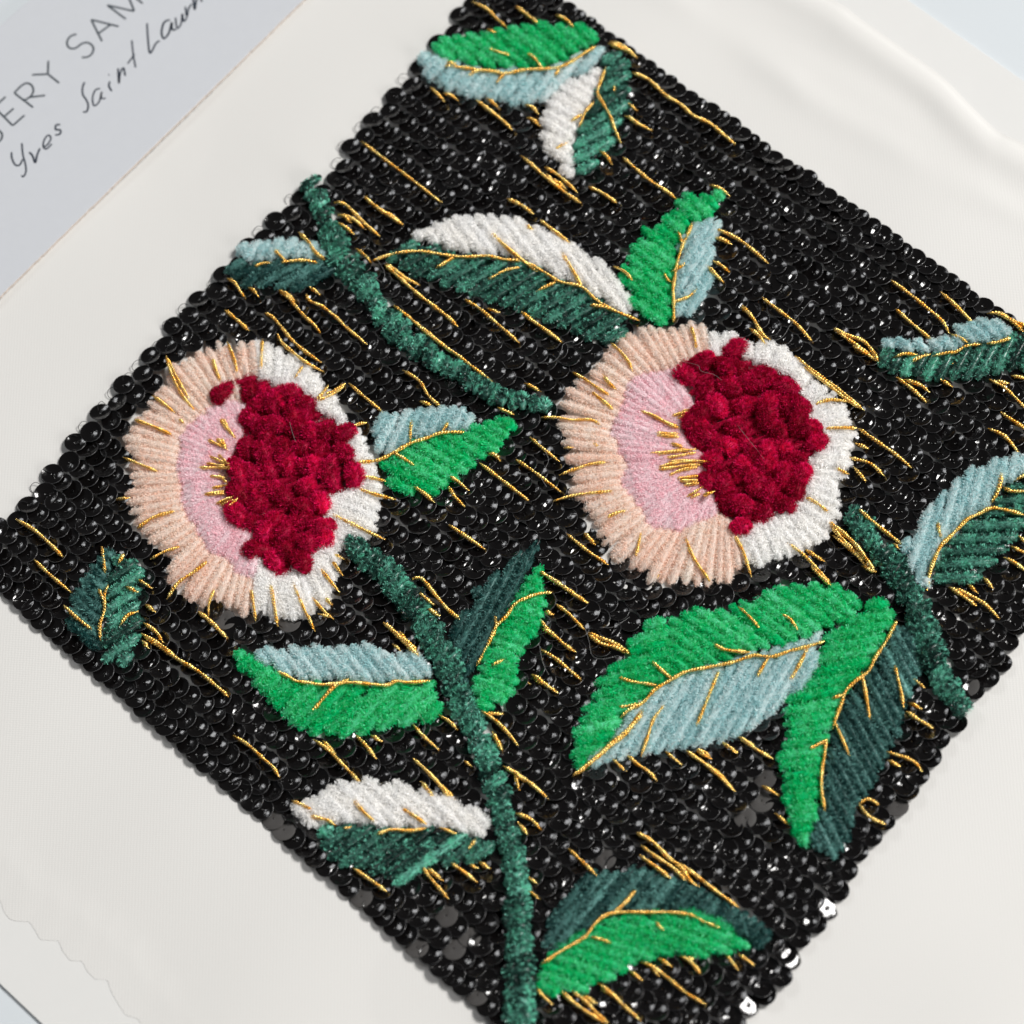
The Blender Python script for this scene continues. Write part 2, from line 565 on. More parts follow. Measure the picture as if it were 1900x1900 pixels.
# ------------------------------------------------------------------ survey of the embroidery
LEAVES = [
 ('emerald and light blue leaf at the panel corner next to the label', [
  ('emerald', S('B', (600,270),(640,210),(860,180),(1000,150),(1180,130),(1430,150),(1500,210),(1505,245),(1440,290),(1330,350),(1200,380),(1040,385),(900,390),(780,360),(680,330)), 38),
  ('blue', S('B', (520,330),(600,290),(680,330),(780,360),(900,390),(1040,385),(1200,380),(1330,350),(1440,290),(1505,240),(1555,260),(1540,330),(1480,390),(1380,430),(1280,490),(1230,560),(1090,590),(960,570),(800,540),(620,480),(530,420)), -48)],
  [S('B',(660,362),(740,370),(860,385),(940,395),(1010,405),(1100,385),(1200,380),(1300,370),(1380,330),(1440,290),(1500,255)), S('B',(900,265),(960,285),(1035,305)), S('B',(1110,285),(1160,320),(1210,380)), S('B',(670,355),(700,345),(745,370)), S('B',(790,435),(830,395),(900,380)), S('B',(950,470),(980,420),(1010,400)), S('B',(1100,385),(1125,412)), S('B',(1270,425),(1300,375))]),
 ('white and dark green leaf hanging below the emerald and light blue one', [
  ('white', S('B',(1480,390),(1525,400),(1530,440),(1500,520),(1440,620),(1400,700),(1370,800),(1380,900),(1385,1000),(1340,990),(1290,900),(1240,850),(1200,760),(1200,650),(1230,570),(1290,490),(1380,430)), 30),
  ('dark', S('B',(1570,300),(1640,280),(1690,330),(1700,400),(1690,560),(1650,650),(1600,760),(1590,830),(1520,880),(1440,960),(1390,1000),(1370,900),(1365,800),(1400,700),(1440,620),(1490,520),(1530,430),(1540,340)), -30)],
  [S('B',(1555,370),(1530,440),(1510,510),(1540,570),(1580,640),(1600,700),(1640,790)), S('B',(1490,560),(1440,620),(1410,700)), S('B',(1360,670),(1420,630)), S('B',(1270,830),(1310,800),(1350,785)), S('B',(1600,470),(1605,510))]),
 ('long leaf, half fluffy white and half ribbed dark green, touching the upright emerald leaf', [
  ('white', S('B',(500,1290),(560,1270),(640,1220),(760,1190),(900,1190),(1040,1200),(1160,1250),(1280,1290),(1400,1360),(1500,1430),(1580,1500),(1640,1580),(1700,1690),(1720,1740),(1680,1740),(1600,1700),(1540,1650),(1450,1590),(1300,1540),(1150,1440),(1000,1420),(850,1410),(700,1370),(560,1330)), 52),
  ('dark', S('B',(340,1420),(420,1370),(540,1340),(660,1360),(780,1400),(980,1425),(1150,1450),(1300,1550),(1450,1590),(1560,1680),(1700,1750),(1680,1800),(1640,1850),(1560,1890),(1450,1880),(1340,1820),(1220,1780),(1080,1720),(960,1680),(820,1640),(640,1560),(500,1530),(400,1470)), -30)],
  [S('B',(260,1440),(400,1395),(540,1385),(700,1410),(800,1415),(900,1410),(1000,1430),(1100,1440),(1200,1490),(1300,1550),(1420,1580),(1500,1650),(1600,1710),(1740,1765)), S('B',(620,1480),(680,1440),(730,1410)), S('B',(900,1545),(1000,1490),(1090,1470)), S('B',(1170,1610),(1240,1570),(1300,1550)), S('B',(1460,1680),(1540,1690),(1600,1710)), S('B',(920,1280),(1030,1380),(1180,1500)), S('B',(1310,1390),(1380,1500),(1430,1590))]),
 ('upright emerald and light blue leaf on top of the peach and white flower', [
  ('emerald', S('P1',(985,185),(1040,150),(1100,160),(1125,215),(1180,190),(1210,130),(1290,115),(1350,105),(1385,150),(1380,230),(1340,310),(1260,360),(1190,390),(1130,400),(1090,430),(1040,520),(1010,620),(980,720),(960,850),(950,1000),(945,1150),(935,1290),(860,1300),(780,1280),(680,1240),(630,1180),(590,1090),(560,1030),(510,950),(440,880),(470,830),(510,790),(490,740),(560,670),(580,590),(650,550),(690,440),(760,470),(830,380),(860,340),(850,280),(930,300)), 38),
  ('blue', S('P1',(1340,310),(1365,380),(1350,480),(1320,600),(1310,720),(1290,800),(1310,950),(1280,1030),(1200,1120),(1150,1190),(1090,1220),(1000,1250),(960,1240),(950,1080),(960,900),(990,720),(1040,560),(1100,430),(1190,390),(1270,360)), -60)],
  [S('P1',(1110,400),(1070,510),(1030,590),(1000,680),(975,780),(960,870),(945,980),(950,1100),(950,1280)), S('P1',(985,470),(1010,530),(1030,600)), S('P1',(1060,740),(1000,790),(930,830)), S('P1',(1165,965),(1090,1040),(940,1100)), S('P1',(420,780),(520,830),(600,920)), S('P1',(860,830),(890,890),(930,920))]),
 ('small light blue and slate green leaf at the cloth edge beside the stem', [
  ('blue', S('P2',(170,800),(260,720),(330,690),(440,720),(560,680),(680,660),(760,720),(860,690),(950,780),(980,860),(920,890),(760,870),(640,870),(480,890),(330,890),(220,870)), -55),
  ('slate', S('P2',(90,990),(130,920),(220,870),(330,900),(480,895),(640,880),(780,870),(920,900),(1000,880),(1060,940),(1000,1010),(900,1080),(780,1140),(640,1150),(500,1120),(380,1100),(240,1110),(150,1060)), -28)],
  [S('P2',(490,890),(410,895),(330,935)), S('P2',(560,890),(640,880),(760,870),(850,880),(925,905)), S('P2',(510,770),(570,830),(640,890)), S('P2',(735,625),(820,710),(880,800),(985,875))]),
 ('small leaf of two dark greens at the corner of the sequinned panel', [
  ('slate', S('D',(560,1260),(520,1310),(480,1380),(400,1480),(360,1600),(400,1700),(480,1780),(560,1810),(560,1700),(570,1560),(580,1450),(620,1330),(640,1280),(600,1255)), 42),
  ('dark', S('D',(640,1280),(700,1290),(790,1330),(800,1400),(770,1500),(790,1600),(780,1700),(740,1780),(740,1860),(680,1890),(600,1890),(550,1850),(560,1740),(575,1600),(590,1450),(620,1340)), -35)],
  [S('D',(595,1440),(575,1500),(575,1580),(550,1660),(555,1750)), S('D',(540,1460),(575,1530)), S('D',(560,1230),(570,1300),(580,1380)), S('D',(680,1270),(650,1330)), S('D',(690,1450),(760,1480)), S('D',(760,1585),(700,1610),(660,1670)), S('D',(350,1555),(420,1620),(510,1690))]),
 ('light blue and emerald leaf pointing from one flower to the other', [
  ('blue', S('E',(270,590),(330,510),(400,490),(520,470),(640,460),(760,470),(840,510),(830,560),(780,600),(650,610),(560,640),(480,660),(400,710),(320,740),(280,700)), -62),
  ('emerald', S('E',(320,750),(400,710),(480,660),(560,640),(660,610),(780,600),(840,555),(900,530),(1000,520),(1060,570),(1030,620),(980,660),(960,720),(870,740),(820,800),(760,840),(690,900),(640,930),(560,950),(480,930),(380,890),(330,830)), 28)],
  [S('E',(180,770),(310,750),(400,705),(480,660),(560,635),(640,605),(700,600),(780,600)), S('E',(490,520),(480,590),(480,660)), S('E',(690,540),(650,605)), S('E',(380,710),(450,750),(520,795))]),
 ('light blue and emerald leaf below the flower with scattered gold rays', [
  ('blue', S('P4',(370,330),(400,270),(560,300),(600,260),(680,300),(800,250),(900,280),(1000,250),(1100,280),(1190,230),(1300,310),(1420,330),(1530,300),(1600,380),(1660,470),(1670,520),(1500,530),(1340,545),(1180,540),(1030,530),(860,535),(720,525),(620,500),(520,440),(440,390)), 48),
  ('emerald', S('P4',(160,410),(230,390),(240,310),(290,310),(380,370),(450,400),(520,450),(620,510),(740,545),(860,545),(1030,535),(1200,550),(1350,550),(1500,530),(1680,530),(1700,600),(1760,700),(1720,770),(1620,830),(1500,850),(1320,880),(1180,940),(1060,920),(960,950),(880,920),(800,960),(740,900),(620,860),(570,770),(500,720),(420,640),(360,580),(330,500),(250,450)), -42)],
  [S('P4',(520,460),(600,490),(670,530),(740,540),(840,555),(960,550),(1060,540),(1200,550),(1340,560),(1400,530),(1500,540),(1670,525)), S('P4',(660,575),(700,540)), S('P4',(780,770),(850,680),(950,570),(1060,510))]),
 ('white and dark green leaf lying along the sequinned border', [
  ('white', S('W',(537,1491),(557,1494),(577,1481),(602,1466),(630,1446),(653,1451),(683,1443),(703,1461),(739,1448),(767,1461),(794,1471),(822,1479),(855,1494),(883,1503),(896,1519),(910,1540),(903,1553),(880,1550),(843,1540),(802,1533),(752,1540),(711,1536),(667,1529),(620,1529),(587,1539),(567,1532),(552,1511)), 42),
  ('dark', S('H',(-40,840),(60,800),(200,800),(330,820),(450,835),(600,810),(720,830),(830,865),(920,880),(960,920),(960,980),(840,1000),(720,1030),(600,1030),(540,1030),(480,1100),(400,1140),(330,1090),(250,1080),(170,1040),(80,1030),(20,970),(-20,910)), -35)],
  [S('P4',(640,1410),(720,1440),(800,1490)), S('P4',(770,1520),(900,1550),(960,1590)), S('H',(290,860),(370,830),(480,835),(570,820)), S('H',(640,820),(730,850)), S('H',(160,660),(230,740),(290,790)), S('H',(430,710),(510,760),(570,800)), S('H',(840,880),(790,950)), S('H',(100,830),(160,810))]),
 ('narrow upright leaf, slate green and emerald, beside the central stem', [
  ('slate', S('W',(1000,1004),(1007,1018),(997,1041),(984,1063),(957,1099),(948,1125),(925,1152),(913,1180),(896,1210),(880,1245),(872,1275),(862,1270),(850,1240),(838,1200),(843,1165),(855,1150),(880,1120),(885,1095),(905,1080),(940,1050),(975,1015)), -62),
  ('emerald', S('W',(997,1050),(1008,1068),(1013,1100),(1014,1120),(1005,1145),(1003,1170),(985,1188),(975,1210),(963,1230),(962,1260),(957,1290),(925,1310),(893,1318),(880,1300),(875,1275),(882,1250),(897,1213),(915,1180),(928,1152),(950,1123),(960,1098),(985,1065)), 18)],
  [S('E',(1265,1480),(1180,1490),(1100,1520),(1050,1550),(1010,1610),(950,1670),(920,1740),(880,1820),(840,1890)), S('E',(945,1600),(950,1670),(935,1740)), S('E',(1000,1845),(920,1890))]),
 ('largest leaf, half emerald and half light blue, with branching gold veins', [
  ('emerald', S('P3',(330,1830),(280,1650),(320,1560),(280,1460),(400,1340),(370,1240),(500,1120),(510,1050),(600,960),(590,910),(690,840),(800,780),(770,680),(850,640),(940,630),(950,540),(1060,510),(1120,450),(1260,420),(1360,380),(1500,380),(1640,390),(1740,330),(1880,290),'Q1',(100,190),(220,170),(260,120),(390,140),(540,130),(640,140),(740,190),(800,230),(830,290),(800,340),(690,410),(570,450),(440,500),(300,560),(140,590),(0,600),'P3',(1700,850),(1500,890),(1300,930),(1180,1000),(1020,1100),(900,1220),(760,1320),(700,1430),(600,1580),(450,1730),(345,1840)), (34, (1262, 1255), (1215, 1090), -16)),
  ('blue', S('P3',(450,1780),(560,1750),(700,1700),(800,1660),(900,1680),(1100,1640),(1300,1620),(1500,1580),(1700,1520),(1880,1440),'Q1',(100,1110),(200,1060),(260,980),(370,900),(440,820),(490,720),(540,600),(570,450),(440,500),(300,560),(140,590),(0,600),'P3',(1700,850),(1500,890),(1300,930),(1180,1000),(1020,1100),(900,1220),(760,1320),(700,1430),(600,1580),(450,1730)), -58)],
  [S('P3',(300,1850),(430,1760),(600,1610),(740,1500),(850,1380),(930,1270)), S('P3',(720,1340),(790,1270),(920,1200),(1020,1090),(1150,1010),(1200,980),(1300,930),(1500,890),(1700,850),(1880,790),'Q1',(100,630),(200,640),(320,600),(440,570),(570,530)), S('P3',(690,980),(820,1020),(1040,1050)), S('P3',(980,830),(1080,920),(1190,1010)), S('P3',(1530,690),(1650,740),(1850,760)), S('P3',(680,1250),(800,1230),(900,1210)), S('P3',(1590,910),(1530,1060),(1450,1260),(1380,1430)), S('P3',(1120,1210),(1010,1350),(960,1500),(900,1680)), S('Q1',(190,620),(140,700),(85,800)), S('Q1',(455,560),(400,680),(320,820)), S('Q1',(-40,290),(0,320),(70,390),(120,450)), S('Q1',(250,340),(320,370),(390,460)), S('P3',(320,1830),(450,1735),(610,1585),(750,1470),(860,1350),(910,1260))]),
 ('drooping emerald and slate green leaf beside the largest leaf', [
  ('emerald', S('Q1',(570,450),(700,420),(820,340),(860,310),(880,280),(950,250),(1040,290),(1090,330),(1075,390),(1000,520),(920,660),(830,760),(700,930),(650,1060),(620,1150),(580,1280),(545,1450),(540,1600),(530,1700),(515,1820),'I',(740,800),(715,910),(640,880),(605,830),'Q1',(330,1850),(310,1740),(260,1620),(290,1500),(225,1390),(265,1310),(300,1220),(290,1120),(250,1050),(290,960),(370,900),(450,820),(490,720),(545,600)), -12),
  ('slate', S('Q1',(1080,390),(1130,430),(1190,480),(1230,600),(1250,740),(1210,800),(1200,900),(1150,960),(1130,1060),(1090,1200),(1050,1250),(1030,1330),(960,1430),(900,1560),(850,1640),(800,1690),(760,1800),(730,1920),'I',(940,880),(900,950),(840,1000),(800,960),(740,920),(720,880),(750,800),'Q1',(540,1700),(560,1500),(590,1280),(640,1100),(720,930),(830,770),(930,660),(1010,520)), 62)],
  [S('Q1',(1080,380),(1010,520),(930,640),(880,740),(800,800),(720,880),(690,970),(650,1070),(630,1150)), S('Q1',(580,1220),(570,1330),(550,1450),(550,1600),(575,1730)), S('Q1',(610,945),(700,900)), S('Q1',(830,750),(860,900),(890,1090)), S('Q1',(640,1100),(690,1210),(750,1350)), S('Q1',(450,1300),(520,1260),(590,1220)), S('Q1',(1060,690),(1100,850),(1130,1000))]),
 ('slate green and emerald leaf at the foot of the long stem', [
  ('slate', S('Q2',(170,770),(240,640),(320,560),(380,480),(450,380),(500,300),(620,280),(740,310),(800,260),(890,270),(960,300),(1060,320),(1180,360),(1290,410),(1400,480),(1500,520),(1580,560),(1650,620),(1750,680),(1800,740),(1790,800),(1700,820),(1640,830),(1620,780),(1500,700),(1430,690),(1330,640),(1200,600),(1000,590),(820,590),(700,580),(620,620),(520,700),(450,740),(330,800),(240,860),(180,900)), -50),
  ('emerald', S('Q2',(140,990),(180,930),(250,850),(330,770),(400,750),(440,690),(520,690),(620,610),(720,590),(900,590),(1080,590),(1180,560),(1230,600),(1400,640),(1500,690),(1600,760),(1640,820),(1580,870),(1450,860),(1330,870),(1280,890),(1180,850),(1080,870),(960,900),(850,910),(780,980),(700,1030),(560,1070),(480,1130),(380,1110),(300,1160),(210,1150),(140,1090)), 18)],
  [S('Q2',(175,945),(280,870),(420,790),(490,740),(530,680),(590,620),(650,590),(760,580),(900,580),(1050,580),(1180,590),(1250,610),(1320,650),(1440,690)), S('Q2',(840,410),(760,510),(660,600)), S('Q2',(500,750),(580,770),(690,805)), S('Q2',(970,640),(1010,690),(1050,705))]),
 ('light blue and dark green leaf crossing the sequin border toward the folded cloth edge', [
  ('blue', S('Q3',(1390,210),(1440,180),(1500,190),(1580,160),(1700,180),(1800,240),(1840,270),(1800,300),(1680,320),(1600,330),(1500,330),(1430,370),(1300,410),(1200,390),(1100,390),(1000,370),(850,330),(920,320),(1020,300),(1150,310),(1280,290),(1400,290)), 40),
  ('dark', S('Q3',(840,330),(880,360),(1000,370),(1100,400),(1250,410),(1420,380),(1520,340),(1640,330),(1760,310),(1840,270),(1900,260),(2040,300),(2080,420),(2000,500),(1900,530),(1800,530),(1650,570),(1500,600),(1350,590),(1230,600),(1120,570),(1000,560),(930,530),(880,470),(900,420)), -62)],
  [S('Q3',(980,435),(1050,405),(1150,410)), S('Q3',(1100,470),(1160,430),(1240,405)), S('Q3',(1250,425),(1340,400),(1420,390),(1490,350),(1600,335)), S('Q3',(1640,335),(1720,320),(1810,290)), S('Q3',(1390,270),(1450,290),(1510,330)), S('Q3',(1390,480),(1420,450)), S('Q3',(1730,470),(1740,420))]),
 ('light blue and dark green leaf with forked gold vein near the short stem', [
  ('blue', S('Q4',(320,850),(400,790),(420,680),(480,640),(500,560),(590,550),(620,470),(690,440),(710,360),(800,340),(860,260),(940,290),(1000,220),(1100,200),(1240,165),(1360,130),(1400,220),(1360,290),(1240,330),(1160,380),(1080,420),(1040,450),(990,540),(940,610),(800,680),(720,770),(620,850),(560,980),(500,1080),(490,1200),(440,1180),(370,1130),(330,1010)), -72),
  ('dark', S('Q4',(560,990),(620,860),(720,770),(810,680),(950,610),(1000,560),(1080,440),(1160,390),(1240,340),(1360,300),(1430,420),(1400,600),(1320,690),(1240,760),(1150,870),(1040,960),(1000,1050),(910,1110),(820,1160),(700,1190),(580,1195),(530,1180),(540,1080)), -4)],
  [S('Q4',(495,1220),(510,1120),(545,1000),(600,880),(660,820),(740,740),(810,670),(900,630),(980,590),(1080,600),(1240,640)), S('Q4',(980,560),(1030,480),(1060,380),(1065,300)), S('Q4',(575,690),(590,770),(620,850)), S('Q4',(1080,430),(1140,460),(1240,460),(1340,470)), S('Q4',(1160,385),(1240,340),(1320,320)), S('Q4',(870,845),(890,838))]),
]

STEMS = [
 ('dark green velvet stem starting at the cloth edge', [(577,340,56),(588,368,54),(602,402,42),(614,440,56),(634,480,64),(665,518,60),(702,570,56),(747,622,58),(815,672,52),(880,713,44),(930,738,44),(985,748,46),(1022,752,34)]),
 ('long dark green velvet stem running down between the leaves', [(648,1008,40),(678,1033,58),(715,1065,62),(748,1100,64),(778,1145,66),(808,1190,68),(835,1240,70),(852,1295,68),(878,1345,62),(902,1405,58),(922,1470,58),(938,1540,54),(955,1605,56),(958,1665,56),(960,1730,62),(965,1795,66),(963,1860,70),(960,1940,70)]),
 ('short dark green velvet stem between the drooping leaf and the border', [(1580,955,45),(1600,985,58),(1628,1020,60),(1660,1055,60),(1685,1095,62),(1703,1140,68),(1718,1182,66),(1730,1222,62),(1748,1262,58),(1768,1295,60),(1790,1325,44)]),
]

FLOWERS = [
 dict(label='flower with an even ring of gold rays and a lobed crimson centre', c=(500, 885),
  outer=S('D',(1400,90),(1300,110),(1200,90),(1110,110),(1060,160),(980,210),(920,220),(890,330),(800,430),(770,490),(700,530),(690,590),(680,660),(705,720),(685,770),(700,830),(700,900),(680,960),(690,1030),(720,1110),(770,1170),(830,1230),(910,1300),(900,1400),(920,1470),(1000,1520),(1080,1590),(1180,1560),(1300,1590),(1340,1650),(1400,1620),(1480,1630),(1580,1660),(1700,1640),(1800,1590),(1830,1500),(1880,1400),'E',(90,1290),(150,1250),(200,1200),(310,1170),(320,1050),(340,960),(330,870),(300,760),(270,680),(265,610),(160,560),(100,450),(20,380),'D',(1880,420),(1780,300),(1720,230),(1600,140),(1480,90)),
  pink=S('D',(1350,440),(1280,410),(1180,430),(1130,470),(1030,540),(970,620),(960,720),(940,800),(980,880),(970,950),(990,1030),(1000,1090),(1070,1140),(1090,1200),(1140,1290),(1250,1320),(1290,1400),(1390,1440),(1480,1450),(1500,1300),(1450,900),(1450,600)),
  core=S('P6',(150,300),(250,250),(400,180),(500,160),(620,200),(680,250),(850,270),(960,310),(1050,390),(1100,480),(1130,540),(1200,520),(1330,600),(1400,700),(1440,800),(1450,920),(1430,1010),(1490,1120),(1490,1230),(1470,1300),(1400,1370),(1250,1410),(1180,1440),(1220,1520),(1230,1620),(1250,1720),(1250,1820),'D',(1830,1180),(1790,1260),(1680,1310),(1640,1370),(1560,1420),(1480,1410),(1440,1330),(1380,1260),(1370,1140),(1300,1080),(1250,1010),(1260,950),(1230,900),(1240,820),(1240,720),(1290,640),(1310,560),(1340,490),(1350,440),(1280,400),(1215,380),(1210,340)),
  peach_from=(470, 628), peach_to=(465, 1150),
  rays=[S('D',(915,180),(940,270),(1000,390),(1080,490)), S('D',(920,190),(980,310),(1050,430)), S('D',(1170,190),(1190,260),(1220,330)), S('D',(1250,100),(1290,200),(1310,290)), S('D',(1445,90),(1440,180),(1435,270)), S('D',(840,400),(900,440),(970,500)), S('D',(740,530),(850,570),(960,620)), S('D',(980,520),(1020,555)), S('D',(680,740),(780,780),(880,820)), S('D',(640,970),(715,960)), S('D',(755,1130),(840,1070),(970,1030)), S('D',(830,1300),(900,1260),(1000,1225)), S('D',(920,1520),(980,1430),(1080,1360),(1150,1300)), S('D',(1150,1610),(1150,1550),(1180,1460)), S('D',(1380,1460),(1395,1540),(1410,1650)), S('D',(1490,1430),(1510,1550),(1530,1670)), S('D',(1610,1420),(1660,1540),(1730,1690)), S('D',(1690,1600),(1735,1695)), S('D',(1760,1345),(1820,1420),(1870,1480)), S('D',(1720,1510),(1780,1580),(1840,1630)), S('D',(1750,1600),(1830,1620)), S('D',(1790,1510),(1830,1550)), S('D',(1740,430),(1810,340)), S('D',(1740,430),(1830,390),(1900,340)), S('D',(1840,1270),(1900,1300)), S('D',(1830,1310),(1890,1390)), S('E',(190,845),(270,850),(350,870)), S('E',(190,910),(280,940),(400,970)), S('E',(40,1050),(150,1100),(250,1150),(340,1190)), S('E',(150,580),(190,555),(240,545)), S('D',(1670,230),(1620,310))],
  stamens=[S('D',(1210,520),(1250,580),(1300,630)), S('D',(1225,520),(1265,590),(1300,640)), S('D',(1140,640),(1250,690)), S('D',(1190,630),(1255,700)), S('D',(1215,630),(1250,700)), S('D',(1150,730),(1260,780)), S('D',(1090,795),(1290,795)), S('D',(1200,720),(1280,800)), S('D',(1130,770),(1260,790)), S('D',(1150,840),(1250,850)), S('D',(1200,830),(1250,880)), S('D',(1120,945),(1250,920)), S('D',(1160,910),(1250,890)), S('D',(1150,945),(1250,935)), S('D',(1180,1000),(1290,950)), S('D',(1230,1040),(1310,960)), S('D',(1200,1010),(1290,970)), S('D',(1210,975),(1270,985))]),
 dict(label='flower with a leaf on top and a thick fan of gold stamens', c=(1345, 850),
  outer=S('W',(1168,603),(1214,602),(1248,604),(1277,591),(1290,587),(1303,593),(1317,610),(1361,613),(1395,627),(1442,627),(1465,647),(1489,671),(1523,708),(1550,721),(1553,741),(1580,752),(1583,785),(1597,815),(1583,849),(1577,883),(1560,903),(1566,930),(1563,970),(1546,1001),(1509,1021),(1469,1041),(1428,1048),(1405,1058),(1380,1048),(1358,1085),(1327,1095),(1295,1092),(1260,1088),(1199,1085),(1173,1058),(1135,1045),(1108,1014),(1105,980),(1085,957),(1061,930),(1048,910),(1055,883),(1041,856),(1041,829),(1024,792),(1034,762),(1038,735),(1051,711),(1085,698),(1115,657),(1139,627)),
  pink=S('P5',(1230,370),(1100,380),(960,390),(870,430),(760,480),(720,560),(710,650),(670,770),(610,870),(560,960),(640,1050),(660,1150),(740,1260),(680,1370),(670,1450),(760,1530),(800,1620),(900,1700),(900,1780),(1000,1850),(1200,1870),(1400,1790),(1620,1700),(1700,1400),(1700,900),(1500,500)),
  core=S('P5',(1210,370),(1300,320),(1400,300),(1500,270),(1570,260),(1620,180),(1720,140),(1820,170),(1860,250),'F',(385,170),(400,195),(480,190),(540,240),(620,260),(700,380),(740,430),(730,530),(790,570),(820,650),(790,720),(720,820),(720,900),(660,970),(580,990),(560,1060),(480,1100),(420,1140),(300,1140),(210,1070),(150,960),'P5',(1480,1560),(1400,1440),(1420,1330),(1440,1220),(1370,1150),(1260,1050),(1250,950),(1300,850),(1340,760),(1330,680),(1250,560)),
  peach_from=(1318, 610), peach_to=(1372, 1060),
  rays=[S('P5',(290,430),(400,490),(520,570),(630,640)), S('P5',(460,600),(560,680),(670,770)), S('P5',(20,830),(150,830),(300,850),(460,850),(560,905)), S('P5',(560,450),(620,530),(690,585)), S('P5',(630,170),(720,250),(790,340),(830,430)), S('P5',(1335,20),(1370,120),(1390,240)), S('P5',(180,1340),(300,1290),(450,1240),(600,1220)), S('P5',(120,1570),(250,1530),(400,1500),(670,1475)), S('P5',(220,1100),(310,1090)), S('P5',(590,1720),(680,1670),(780,1645)), S('P5',(460,1050),(540,1090)), S('E',(1750,1150),(1735,1220),(1720,1300)), S('F',(30,1170),(80,1290),(170,1420)), S('F',(300,1160),(350,1250),(400,1400)), S('F',(740,450),(830,420),(940,430)), S('F',(800,580),(870,575),(980,575)), S('F',(860,795),(935,830)), S('F',(690,955),(760,990),(830,1045)), S('F',(640,180),(740,260),(850,340),(940,410),(1020,480)), S('F',(690,240),(800,320),(900,400),(1000,470)), S('F',(600,1210),(680,1270),(760,1350),(840,1440)), S('P3',(1060,70),(1040,110))],
  stamens=[S('P5',(890,770),(1000,810),(1120,870),(1250,925)), S('P5',(1000,815),(1130,880),(1240,930)), S('P5',(1160,820),(1260,790),(1350,765)), S('P5',(1200,850),(1330,790)), S('P5',(1250,775),(1330,755)), S('P5',(1020,985),(1250,1000)), S('P5',(1020,970),(1240,970)), S('P5',(1150,1060),(1280,1085)), S('P5',(960,1145),(1180,1130),(1390,1110)), S('P5',(1020,1158),(1300,1100)), S('P5',(1110,1190),(1390,1135)), S('P5',(1120,1220),(1300,1210),(1500,1220)), S('P5',(1040,1270),(1200,1230),(1420,1205)), S('P5',(1040,1290),(1240,1260),(1450,1240)), S('P5',(1130,1350),(1260,1290),(1420,1265)), S('P5',(1200,1370),(1420,1340)), S('P5',(1220,1390),(1430,1380)), S('P5',(1260,1430),(1430,1400)), S('P5',(1290,1540),(1440,1440)), S('P5',(1320,1550),(1430,1490)), S('P5',(1450,1520),(1550,1475))]),
]

